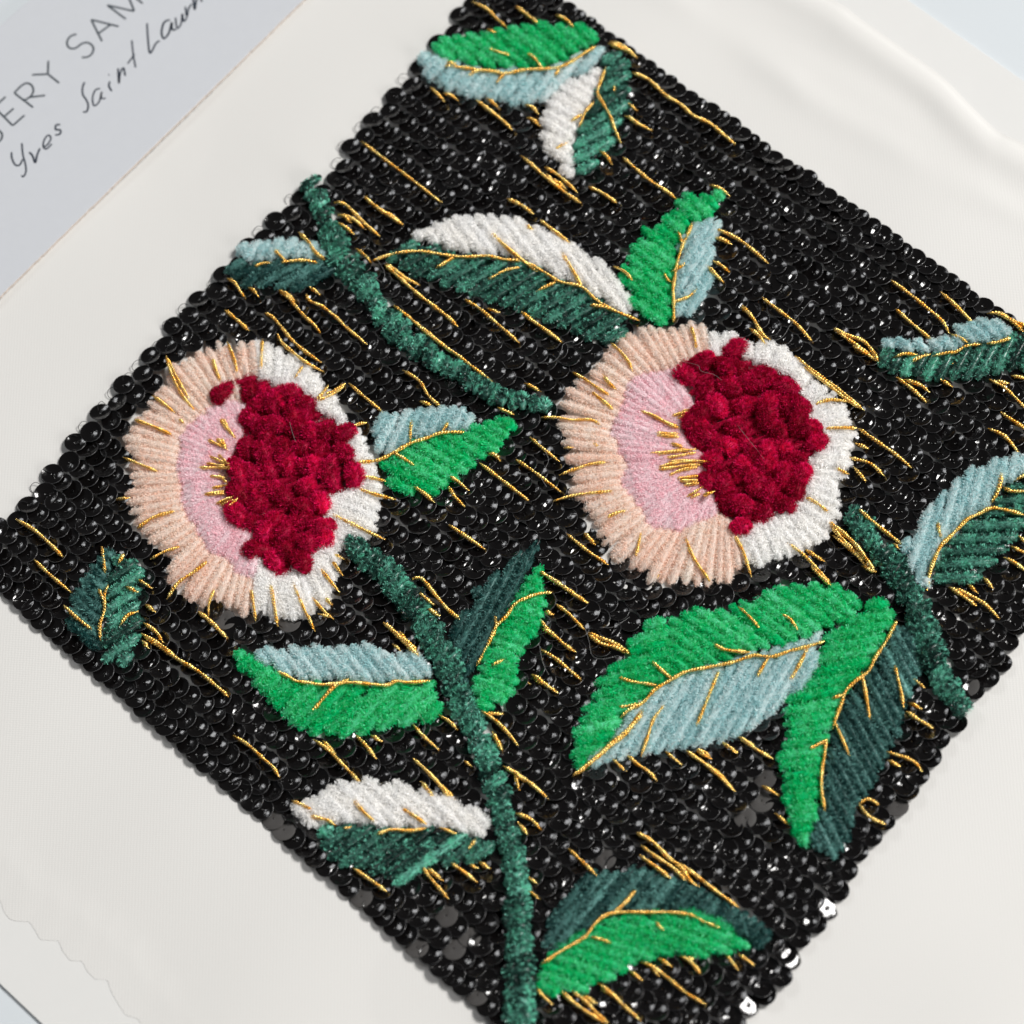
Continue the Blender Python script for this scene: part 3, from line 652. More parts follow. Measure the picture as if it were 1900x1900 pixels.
STITCHES = [
 S('B',(210,780),(340,880),(460,970),(590,1070),(650,1115)), S('P2',(1050,365),(1130,370),(1230,460),(1340,570),(1450,660)),
 S('P2',(1300,300),(1380,370),(1460,430),(1560,480),(1660,560)), S('P2',(1080,470),(1130,480),(1200,545)), S('P2',(1100,460),(1220,510),(1320,600)),
 S('P2',(1080,540),(1150,580),(1220,640)), S('P2',(1240,770),(1320,830),(1380,900)), S('P2',(1510,900),(1650,1010),(1800,1090)),
 S('B',(340,1460),(430,1540),(520,1620),(600,1680),(690,1750),(740,1800)), S('W',(731,567),(760,590),(800,625),(850,660),(885,687),(913,708)),
 S('P2',(100,1030),(170,1070),(215,1140),(265,1205)), S('P2',(290,1110),(340,1140),(380,1190)), S('P2',(80,1310),(170,1380),(240,1440),(300,1490)),
 S('P2',(420,1330),(500,1370),(580,1460),(680,1580),(800,1680),(930,1770)), S('P2',(545,1520),(580,1590),(680,1680),(800,1770),(950,1850)),
 S('P2',(545,1130),(640,1170),(700,1230)), S('P2',(560,1150),(640,1200),(700,1270),(790,1370),(870,1440),(930,1520)), S('P2',(830,1110),(880,1140),(925,1175)),
 S('P2',(800,1170),(830,1230),(930,1270),(1060,1370),(1160,1470),(1260,1550),(1330,1610)), S('P2',(1650,1840),(1740,1890),(1800,1930)),
 S('B',(820,10),(900,50),(950,100),(1010,150)), S('B',(1060,35),(1120,80),(1190,135)), S('B',(1280,85),(1330,105),(1390,160)), S('B',(900,165),(950,175)),
 S('B',(1580,230),(1640,250),(1730,320)), S('B',(1570,240),(1650,270),(1700,300)), S('W',(1173,135),(1203,148),(1236,178),(1260,192),(1287,215),(1317,229),(1341,249),(1364,268)),
 S('B',(585,480),(620,510),(670,560)), S('B',(660,515),(700,525),(745,555)), S('B',(840,550),(890,590),(970,650),(1040,715)), S('B',(900,545),(940,570),(970,605)),
 S('B',(1110,580),(1150,590),(1185,630)), S('B',(1120,650),(1160,665),(1195,700)), S('B',(1090,860),(1160,920),(1240,990),(1330,1060),(1420,1120)),
 S('B',(1220,920),(1300,970),(1400,1060)), S('B',(1250,990),(1300,1010),(1340,1045)), S('B',(1230,960),(1270,1010),(1330,1035)),
 S('W',(1156,293),(1179,313),(1203,333),(1218,343),(1239,357),(1257,371)), S('B',(1460,1030),(1530,1060),(1620,1120)), S('B',(1520,830),(1560,860),(1590,905)),
 S('B',(1660,640),(1690,650),(1730,680),(1810,720)), S('B',(1680,570),(1730,610)), S('B',(240,1100),(320,1160),(440,1240)), S('B',(1010,1095),(1090,1130),(1160,1180)),
 S('B',(1190,1210),(1270,1270),(1360,1340)), S('B',(1110,1240),(1160,1265)), S('B',(780,1650),(860,1700),(930,1760),(1000,1820),(1080,1890)), S('B',(900,1700),(970,1720)),
 S('B',(1090,1720),(1170,1780),(1240,1830),(1320,1890)), S('C',(170,1020),(230,1040),(280,1080)), S('C',(200,1260),(250,1280),(330,1320),(420,1390),(490,1450)),
 S('C',(200,1310),(240,1320),(290,1345)), S('C',(190,1440),(230,1460),(280,1500)), S('C',(160,1470),(210,1520),(250,1560)), S('C',(455,1640),(550,1710),(650,1790),(740,1890)),
 S('C',(335,1690),(400,1740),(450,1830),(500,1870)), S('C',(345,1680),(410,1760),(470,1860)), S('C',(390,1810),(440,1850),(480,1900)), S('C',(1160,1540),(1270,1620),(1370,1700),(1450,1770),(1490,1840)),
 S('C',(1440,1610),(1520,1680),(1620,1780)), S('C',(1190,1700),(1280,1780),(1390,1870)), S('Q3',(550,225),(650,270),(760,310),(820,370),(880,470)),
 S('Q3',(680,340),(780,400),(870,460)), S('Q3',(560,230),(640,290),(760,370),(830,420)), S('Q3',(1640,120),(1720,120),(1820,180),(1900,250)), S('Q3',(1720,110),(1800,160),(1920,210)),
 S('D',(90,1080),(190,1140),(280,1220),(350,1290)), S('D',(185,1300),(280,1390),(390,1480)), S('D',(790,1650),(860,1700),(900,1760)),
 S('W',(266,1179),(296,1200),(330,1223),(367,1245),(400,1272),(425,1293)), S('W',(262,1176),(300,1198),(345,1236)), S('D',(785,1750),(820,1790)), S('D',(800,1550),(830,1570),(860,1590)), S('D',(760,1410),(840,1460)),
 S('D',(1090,1590),(1170,1650),(1250,1740)), S('D',(1105,1590),(1190,1675),(1255,1735)), S('P4',(210,930),(320,1000),(430,1100),(500,1160),(550,1240)), S('P4',(800,960),(900,1030),(980,1110),(1060,1190),(1140,1270)),
 S('P4',(870,970),(960,1060)), S('P4',(1110,930),(1180,1000),(1260,1100)), S('P4',(1220,930),(1300,970)), S('P4',(1530,850),(1600,930),(1720,1035)), S('P4',(1720,780),(1800,830),(1860,890)),
 S('P4',(1530,1100),(1620,1180),(1730,1290),(1840,1400)), S('P4',(1640,1200),(1740,1310),(1810,1400)), S('P4',(1590,1270),(1640,1330),(1690,1390)), S('P4',(1310,100),(1400,170),(1500,260),(1590,370)),
 S('P4',(1390,180),(1450,230),(1530,300)), S('P4',(1430,170),(1480,230),(1570,320)), S('P4',(1380,260),(1450,310)),
 S('H',(160,1040),(250,1100),(350,1170)), S('H',(540,1030),(600,1110),(690,1210)), S('H',(570,1040),(660,1110)), S('H',(700,1010),(770,1060),(850,1120)), S('H',(800,1020),(850,1040)), S('H',(860,1010),(920,1045)),
 S('H',(870,175),(950,230),(1010,290),(1075,370)), S('H',(880,190),(990,190)), S('H',(930,290),(990,400)), S('H',(990,480),(1080,530),(1160,590),(1240,660)), S('H',(1050,520),(1080,610)), S('H',(1020,500),(1130,570)),
 S('H',(1060,740),(1140,770),(1200,830)), S('H',(1070,790),(1130,860)), S('H',(1130,1095),(1185,1130)), S('H',(1130,1165),(1190,1210)), S('H',(1350,935),(1430,1010),(1510,1085)), S('H',(1160,0),(1220,30),(1290,75)), S('H',(1110,10),(1140,30)), S('H',(770,450),(820,480)),
 S('Q2',(830,15),(950,80),(1060,190),(1150,260),(1220,360),(1280,400)), S('Q2',(870,110),(980,190),(1100,270),(1200,370)), S('Q2',(860,180),(960,250),(1080,340)), S('Q2',(1150,240),(1260,320),(1360,400),(1440,460),(1560,545)),
 S('Q2',(130,1110),(190,1180),(250,1230)), S('Q2',(310,1140),(400,1220),(500,1290),(620,1360)), S('Q2',(380,1130),(470,1200),(560,1290),(640,1360)), S('Q2',(460,1170),(560,1220)), S('Q2',(570,1080),(660,1150),(760,1250),(870,1340)),
 S('Q2',(590,1120),(650,1150),(740,1210)), S('Q2',(790,990),(880,1060)), S('Q2',(870,930),(960,970),(1080,1060),(1190,1150),(1330,1230)), S('Q2',(940,960),(1000,1030)), S('Q2',(1000,910),(1090,960)), S('Q2',(1150,890),(1220,930),(1300,1020)), S('Q2',(1190,910),(1250,900)),
 S('Q2',(1470,880),(1560,990)), S('Q2',(1560,880),(1670,950)), S('P3',(20,50),(100,110),(230,190),(340,270),(430,330)), S('P3',(50,400),(130,430)), S('P3',(150,340),(250,410),(340,500),(400,560)),
 S('P3',(430,590),(560,640),(700,700),(810,780)), S('P3',(430,600),(540,680),(680,720),(780,770)), S('P3',(10,470),(60,540),(110,570)), S('P3',(20,550),(130,610),(220,690),(320,755)), S('P3',(20,740),(150,820),(270,920),(370,1000)), S('P3',(-60,960),(0,1000),(80,1060),(160,1110)),
 S('P3',(650,1700),(720,1770),(770,1810)), S('P3',(780,1670),(870,1750),(960,1810),(1040,1890)), S('P3',(1120,1640),(1190,1700),(1260,1750)), S('P3',(1290,1630),(1400,1700),(1530,1790),(1660,1890)), S('P3',(1370,1620),(1460,1640),(1520,1700)), S('P3',(1620,1560),(1690,1610),(1750,1650)), S('P3',(1750,1500),(1850,1560),(1920,1610)),
 S('I',(330,320),(430,390),(520,440)), S('I',(60,410),(170,490),(310,620)), S('I',(100,400),(180,440)), S('I',(240,355),(320,400)), S('I',(460,590),(550,640)), S('I',(530,740),(600,800)),
 S('I',(1140,400),(1240,430),(1300,460),(1340,510)), S('I',(1150,450),(1220,480)), S('I',(1250,180),(1330,230),(1400,270)), S('I',(1270,130),(1340,165)), S('I',(990,690),(1040,660),(1100,690)), S('I',(990,690),(1050,760),(1140,800)),
 S('Q1',(470,0),(560,90),(620,140)), S('Q1',(1450,150),(1540,210),(1640,280)), S('Q1',(1480,155),(1600,210),(1700,270),(1800,370)), S('Q1',(1580,130),(1650,190)), S('Q1',(1690,80),(1760,160)), S('Q1',(1200,800),(1280,860)), S('Q1',(830,0),(930,45)),
 S('F',(980,1020),(1090,1110),(1230,1220)), S('F',(1180,1210),(1220,1250)), S('F',(820,1090),(900,1150),(990,1240),(1080,1370)), S('F',(850,1170),(960,1260),(1050,1360)), S('F',(840,1120),(940,1230),(1040,1310)), S('F',(700,1250),(800,1310)),
 S('F',(990,580),(1090,650),(1190,720),(1280,795)), S('F',(970,660),(1045,690)), S('F',(940,740),(1050,770),(1130,840)), S('F',(960,790),(1030,870)), S('F',(1200,300),(1280,360),(1370,440)), S('F',(1240,310),(1330,340),(1380,380)), S('F',(1440,310),(1510,350)),
 S('F',(1710,310),(1800,360),(1910,470)), S('F',(1740,320),(1820,330)), S('F',(1770,490),(1830,530),(1910,580)), S('F',(1700,580),(1790,620),(1870,710)), S('F',(1830,290),(1910,300)), S('F',(1790,1290),(1850,1320),(1920,1370)), S('F',(1830,1230),(1920,1270)), S('F',(1870,1170),(1920,1215)),
 S('E',(140,330),(220,400),(330,490)), S('E',(0,400),(60,370),(120,330)), S('E',(450,265),(530,320),(580,400),(650,460)), S('E',(530,430),(600,450)), S('E',(500,900),(560,940),(610,985)), S('E',(690,840),(740,870),(800,920)), S('E',(690,900),(720,950),(780,1010)), S('E',(910,720),(950,725),(975,760)),
 S('E',(860,770),(940,830),(1030,900),(1135,980)), S('E',(1060,750),(1150,810),(1230,870),(1310,930)), S('E',(1140,630),(1210,690),(1300,760)), S('E',(690,1110),(780,1170),(890,1245)), S('E',(490,1410),(540,1405),(620,1500),(690,1580),(760,1635)), S('E',(520,1480),(610,1550)), S('E',(570,1570),(640,1610)),
 S('E',(330,1650),(400,1710),(480,1790),(540,1850)), S('E',(1180,1360),(1280,1420),(1360,1480),(1460,1540)), S('E',(960,465),(1050,500)), S('E',(1110,330),(1200,375)), S('E',(1430,1150),(1500,1220)), S('E',(1340,1160),(1450,1250),(1570,1330)), S('E',(500,-10),(600,70),(720,170)),
]

# ------------------------------------------------------------------ chenille
NAPK = [(rng.normal(0, 1, 2) / np.array([1, 1]), rng.uniform(0, 6.28, 2), rng.uniform(1.6, 5.0)) for _ in range(14)]


def nap(C):
    """which way the pile has been stroked at each point: smooth, changing every few millimetres"""
    out = np.zeros((len(C), 3))
    for k, ph, wl in NAPK:
        k = k / np.linalg.norm(k) * 2 * math.pi / (wl * MM)
        a = C[:, 0] * k[0] + C[:, 1] * k[1]
        out[:, 0] += np.sin(a + ph[0])
        out[:, 1] += np.sin(a + ph[1])
    return out / math.sqrt(len(NAPK) / 2)


CLK = [(rng.normal(0, 1, 2), rng.uniform(0, 6.28, 3), rng.uniform(0.7, 1.9)) for _ in range(16)]


def clump(C, j=2):
    """small tufts where fibres cling together, about a millimetre across"""
    out = np.zeros(len(C))
    for k, ph, wl in CLK:
        k = k / np.linalg.norm(k) * 2 * math.pi / (wl * MM)
        out += np.sin(C[:, 0] * k[0] + C[:, 1] * k[1] + ph[j])
    return out / math.sqrt(len(CLK) / 2)


def clump_dir(C):
    return np.stack([clump(C, 0), clump(C, 1), np.zeros(len(C))], 1)


def strand_geo(P, R, dens, rise, fl=1.0, droop=0.25, fw=0.05, tone0=0.4, tvar=0.3, core=0.68, blunt=6):
    """one chenille stitch: P (n,3) centre line in metres, R radius. Returns verts, tris, tone"""
    n = len(P)
    s = np.linspace(0, 1, n)
    prof = np.clip(np.sqrt(np.clip(1 - np.abs(2 * s - 1) ** blunt, 0, 1)), 0.35 if blunt > 4 else 0.2, 1)
    rad = R * prof
    V1, Q1 = tube(P, rad * core, 6)
    T1 = np.vstack([Q1[:, [0, 1, 2]], Q1[:, [0, 2, 3]]])
    tone1 = np.full(len(V1), tone0)
    n1 = V1 - np.repeat(P, 6, axis=0)
    n1 /= np.linalg.norm(n1, axis=1, keepdims=True) + 1e-12
    L = np.linalg.norm(np.diff(P, axis=0), axis=1).sum()
    N = max(8, int(dens * (L + R) / MM))
    T, B, U = frames_of(P)
    u = rng.uniform(-0.02, 1.02, N)
    uc = np.clip(u, 0, 1) * (n - 1)
    i0 = np.minimum(uc.astype(int), n - 2)
    f = (uc - i0)[:, None]
    C = P[i0] * (1 - f) + P[i0 + 1] * f
    Tt, Bb, Uu = T[i0], B[i0], U[i0]
    rr = np.interp(np.clip(u, 0, 1), s, rad)
    ph = rng.uniform(-1.7, 1.7, N)
    D = np.cos(ph)[:, None] * Uu + np.sin(ph)[:, None] * Bb
    end = (np.clip((np.abs(2 * u - 1) - 0.75) / 0.25, 0, 1) * np.sign(2 * u - 1))[:, None]
    lean = rng.normal(0, 0.25, (N, 1)) + end * 0.6
    D2 = D + Tt * lean + rng.normal(0, 0.2, (N, 3)) + droop * nap(C)
    D2 /= np.linalg.norm(D2, axis=1, keepdims=True)
    base = C + D * (rr * 0.55)[:, None]
    ln = rr * (fl - 0.35) * rng.uniform(0.5, 0.9, N)
    tip = base + D2 * ln[:, None]
    nv = D + 0.3 * D2 + np.array([0, 0, 0.35]) + rng.normal(0, 0.28, (N, 3)) + 0.5 * droop * nap(C) + 0.35 * clump_dir(C)
    nv /= np.linalg.norm(nv, axis=1, keepdims=True)
    W = np.cross(D2, nv + rng.normal(0, 0.3, (N, 3)))
    W /= np.linalg.norm(W, axis=1, keepdims=True) + 1e-9
    W *= (fw * MM * rng.uniform(0.6, 1.3, N))[:, None]
    flare = (rng.uniform(0, 1, N) < 0.55)[:, None]
    A0 = np.where(flare, base, tip)
    B0 = np.where(flare, tip, base)
    V2 = np.stack([B0 - W, B0 + W, A0], 1).reshape(-1, 3)
    T2 = np.arange(3 * N).reshape(-1, 3)
    V3 = V2.reshape(-1, 3, 3)
    fn = np.cross(V3[:, 1] - V3[:, 0], V3[:, 2] - V3[:, 0])
    turn = (fn * nv).sum(1) < 0
    T2[turn] = T2[turn][:, [1, 0, 2]]
    cl = clump(C + D * rr[:, None]) + 0.6 * nap(C)[:, 0]  # nap sheen and tuft highlights painted into the fibre tone
    t2 = np.repeat(np.clip(tone0 + tvar * (1.0 * cl + rng.normal(0, 0.5, N)), 0, 1), 3)
    n2 = np.repeat(nv, 3, axis=0)
    return np.vstack([V1, V2]), np.vstack([T1, T2 + len(V1)]), np.concatenate([tone1, t2]), np.vstack([n1, n2])


def pile_mesh(name, geos, mat):
    off = np.cumsum([0] + [len(g[0]) for g in geos[:-1]])
    return make_mesh(name, np.vstack([g[0] for g in geos]), np.vstack([g[1] + o for g, o in zip(geos, off)]), mat,
                     tone=np.concatenate([g[2] for g in geos]), nrm=np.vstack([g[3] for g in geos]))


def scan_fill(poly, ang, pitch):
    """parallel stitches filling an outline (survey coordinates): list of (a, b)"""
    ca, sa = math.cos(math.radians(ang)), math.sin(math.radians(ang))
    Rm = np.array([[ca, sa], [-sa, ca]])
    q = poly @ Rm.T
    out = []
    y = q[:, 1].min() + pitch * 0.45
    while y < q[:, 1].max() - pitch * 0.2:
        xs = []
        for i in range(len(q)):
            a, b = q[i], q[(i + 1) % len(q)]
            if (a[1] > y) != (b[1] > y):
                xs.append(a[0] + (y - a[1]) * (b[0] - a[0]) / (b[1] - a[1]))
        xs.sort()
        for k in range(0, len(xs) - 1, 2):
            if xs[k + 1] - xs[k] > 7:
                j = rng.normal(0, pitch * 0.07, 2)
                out.append((np.array([xs[k] + rng.normal(0, 2), y + j[0]]) @ Rm, np.array([xs[k + 1] + rng.normal(0, 2), y + j[1]]) @ Rm))
        y += pitch * rng.uniform(0.92, 1.08)
    return out


ZB = Z_CLOTH + 0.12 * MM
STYLE = {  # radius mm, pitch px, density per mm, fibre length, nap, width, tone, variation
    'emerald': (1.22, 19.5, 115, 1.26, 0.50, 0.080, 0.19, 0.34),
    'blue': (1.15, 17.5, 110, 1.30, 0.45, 0.080, 0.40, 0.32),
    'dark': (1.18, 22.0, 125, 1.12, 0.32, 0.064, 0.22, 0.46),
    'slate': (1.08, 17.5, 110, 1.28, 0.40, 0.068, 0.30, 0.34),
    'white': (1.20, 18.0, 115, 1.35, 0.40, 0.085, 0.45, 0.30),
    'peach': (1.12, 18.5, 115, 1.15, 0.25, 0.068, 0.42, 0.32),
    'pink': (1.15, 18.5, 110, 1.18, 0.30, 0.075, 0.45, 0.32),
}


def stitch_line(a, b, R, z_end, arch):
    """centre line of a satin stitch from a to b (survey coords)"""
    n = max(4, int(np.linalg.norm(np.subtract(b, a)) / 7))
    s = np.linspace(0, 1, n)
    px = np.array(a)[None] * (1 - s)[:, None] + np.array(b)[None] * s[:, None]
    z = z_end + arch * np.clip(np.sin(np.pi * s), 0, 1) ** 0.6
    return unproj(px, z)


def clip_half(poly, p, q, side):
    """the part of an outline on one side of the line p-q"""
    p, q = np.array(p, float), np.array(q, float)
    n = np.array([-(q - p)[1], (q - p)[0]]) * side
    p = p - n / np.linalg.norm(n) * 7
    out = []
    for i in range(len(poly)):
        a, b = poly[i], poly[(i + 1) % len(poly)]
        da, db = (a - p) @ n, (b - p) @ n
        if da >= 0:
            out.append(a)
        if (da >= 0) != (db >= 0):
            out.append(a + (b - a) * da / (da - db))
    return np.array(out)


def fill_geos(kind, poly, ang, zoff=0.0):
    R, pitch, dens, fl, lean, fw, t0, tv = STYLE[kind]
    geos = []
    if isinstance(ang, tuple):          # stitches turn part-way along the leaf
        a0, p, q, a1 = ang
        return fill_geos(kind, clip_half(poly, p, q, 1), a0) + fill_geos(kind, clip_half(poly, p, q, -1), a1)
    # felt padding under the stitches
    pad_px = shrink(poly, 5)
    pad = unproj(pad_px, ZB + 0.45 * MM)
    tri = np.array(tessellate_polygon([[Vector(v) for v in pad]]), int)
    geos.append((pad, tri, np.full(len(pad), t0 * 0.5), np.tile([0, 0, 1.0], (len(pad), 1))))
    for a, b in scan_fill(poly, ang, pitch):
        P = stitch_line(a, b, R * MM, ZB + (0.55 + zoff) * MM, 0.5 * MM + rng.normal(0, 0.08) * MM)
        geos.append(strand_geo(P, R * MM * rng.uniform(0.93, 1.07), dens, 0, fl, lean, fw, np.clip(t0 + rng.normal(0, 0.17), 0, 1), tv, core=0.78 if kind in ('white', 'blue') else 0.72))
    return geos


def shrink(poly, d):
    """rough inward offset of an outline"""
    P = np.asarray(poly)
    a, b = np.roll(P, 1, 0), np.roll(P, -1, 0)
    t = b - a
    t /= np.linalg.norm(t, axis=1, keepdims=True) + 1e-9
    n = np.stack([-t[:, 1], t[:, 0]], 1)
    area2 = np.sum(P[:, 0] * np.roll(P[:, 1], -1) - np.roll(P[:, 0], -1) * P[:, 1])
    return P + n * d * (1 if area2 > 0 else -1)


# gold thread: two plies twisted together
def gold_geo(P, ply=0.145, pitch=1.0):
    Q = smooth_line(P, 0.16 * MM)
    T, B, N = frames_of(Q)
    s = np.linalg.norm(np.diff(Q, axis=0), axis=1)
    s = np.concatenate([[0], np.cumsum(s)])
    ph0 = rng.uniform(0, 6.28)
    parts = []
    u = s / max(s[-1], 1e-9)
    tap = np.clip(np.minimum(u, 1 - u) * s[-1] / (0.9 * MM), 0.55, 1)
    tap = tap * (1 + 0.16 * np.sin(s / MM * rng.uniform(0.9, 1.6) + ph0) + 0.10 * np.sin(s / MM * 3.7 + 2 * ph0))
    for k in (0, 1):
        a = ph0 + k * math.pi + 2 * math.pi * s / (pitch * MM)
        off = (np.cos(a)[:, None] * B + np.sin(a)[:, None] * N) * (ply * 1.1 * MM * tap)[:, None]
        parts.append(tube(Q + off, ply * MM * tap, 5))
    return merge(parts)


CHEN = []        # outlines of raised velvet, with top height in mm


def velvet_height(p):
    h = np.zeros(len(p))
    for poly, z in CHEN:
        h = np.maximum(h, np.where(inside(p, poly), z, 0))
    return h


def gold(name, px, parent, ply=0.19, lift=0.0):
    L = np.linalg.norm(np.diff(px, axis=0), axis=1).sum()
    q, _ = resample(np.asarray(px), 9.0) if len(px) < 3 else (smooth_line(np.asarray(px), 9.0), 0)
    h = velvet_height(q)
    z = np.where(h > 0, h, 1.45)
    if len(z) > 4:
        zz = np.convolve(np.pad(z, 2, 'edge'), np.ones(5) / 5, 'valid')
        z = np.maximum(zz, z - 0.25)
    s = np.linspace(0, 1, len(q))
    z = z + lift + 0.22 * np.sin(np.pi * s) - 0.65 * np.exp(-s * len(q) / 0.8) - 0.65 * np.exp(-(1 - s) * len(q) / 0.8)
    P = unproj(q, Z_CLOTH + z * MM)
    V, Q = gold_geo(P, ply * rng.uniform(0.88, 1.12), rng.uniform(0.9, 1.25))
    return link(name, make_mesh(name, V, Q, GOLD, smooth=True), parent)


TOP = {'emerald': 2.15, 'blue': 2.05, 'dark': 2.15, 'slate': 2.0, 'white': 2.15, 'peach': 2.0, 'pink': 2.05}
for lab, halves, veins in LEAVES:
    for kind, poly, ang in halves:
        CHEN.append((poly, TOP[kind] - 0.1))
for fl in FLOWERS:
    CHEN.append((fl['outer'], 1.9))
    CHEN.append((shrink(fl['core'], 6), 3.4))

NAMES = {'emerald': 'emerald velvet leaf half', 'blue': 'light blue velvet leaf half', 'dark': 'ribbed dark green velvet leaf half',
         'slate': 'dull slate green velvet leaf half', 'white': 'fluffy white velvet leaf half'}
for lab, halves, veins in LEAVES:
    leaf = link('leaf', None, sample)
    leaf['label'] = lab
    for kind, poly, ang in halves:
        o = link('leaf_half', pile_mesh('leaf_half', fill_geos(kind, poly, ang), PILE[kind]), leaf)
        o['label'] = NAMES[kind]
        o['kind'] = 'stuff'
    for v in veins:
        gold('vein', v, leaf)

# stems: short chenille stitches laid across the line of the stem
STEM_POLYS = []
for lab, pts in STEMS:
    pts = np.array(pts, float)
    line = smooth_line(pts[:, :2], 6.0)
    d = np.concatenate([[0], np.cumsum(np.linalg.norm(np.diff(pts[:, :2], axis=0), axis=1))])
    dl = np.linspace(0, d[-1], len(line))
    wd = np.interp(dl, d, pts[:, 2])
    tg = np.gradient(line, axis=0)
    tg /= np.linalg.norm(tg, axis=1, keepdims=True)
    nm = np.stack([-tg[:, 1], tg[:, 0]], 1)
    STEM_POLYS.append(np.vstack([line + nm * wd[:, None] * 0.5, (line - nm * wd[:, None] * 0.5)[::-1]]))
    CHEN.append((STEM_POLYS[-1], 2.1))
    geos, x = [], 4.0
    while x < dl[-1]:
        i = min(int(x / 6.0), len(line) - 1)
        w = wd[i] * 0.5 * rng.uniform(0.82, 1.12)
        tilt = 0.3 + rng.normal(0, 0.22)
        dirv = nm[i] * math.cos(tilt) + tg[i] * math.sin(tilt)
        c = line[i] + nm[i] * rng.normal(0, 2.0)
        P = stitch_line(c - dirv * (w - 5), c + dirv * (w - 5), 1, ZB + 0.55 * MM, (0.9 + rng.normal(0, 0.3)) * MM)
        geos.append(strand_geo(P, rng.uniform(1.1, 1.5) * MM, 160, 0, 1.2, 0.5, 0.066, np.clip(0.24 + rng.normal(0, 0.17), 0, 1), 0.5))
        x += rng.uniform(14, 22)
    st = link('stem', pile_mesh('stem', geos, PILE['dark']), sample)
    st['label'] = lab
    st['kind'] = 'stuff'


def ray_hit(c, ang, poly, last=True):
    d = np.array([math.cos(ang), math.sin(ang)])
    best = []
    for i in range(len(poly)):
        a, b = poly[i], poly[(i + 1) % len(poly)]
        e = b - a
        den = d[0] * e[1] - d[1] * e[0]
        if abs(den) < 1e-9:
            continue
        w = a - c
        t = (w[0] * e[1] - w[1] * e[0]) / den
        u = (w[0] * d[1] - w[1] * d[0]) / den
        if t > 0 and 0 <= u <= 1:
            best.append(t)
    return (max(best) if last else min(best)) if best else 0.0


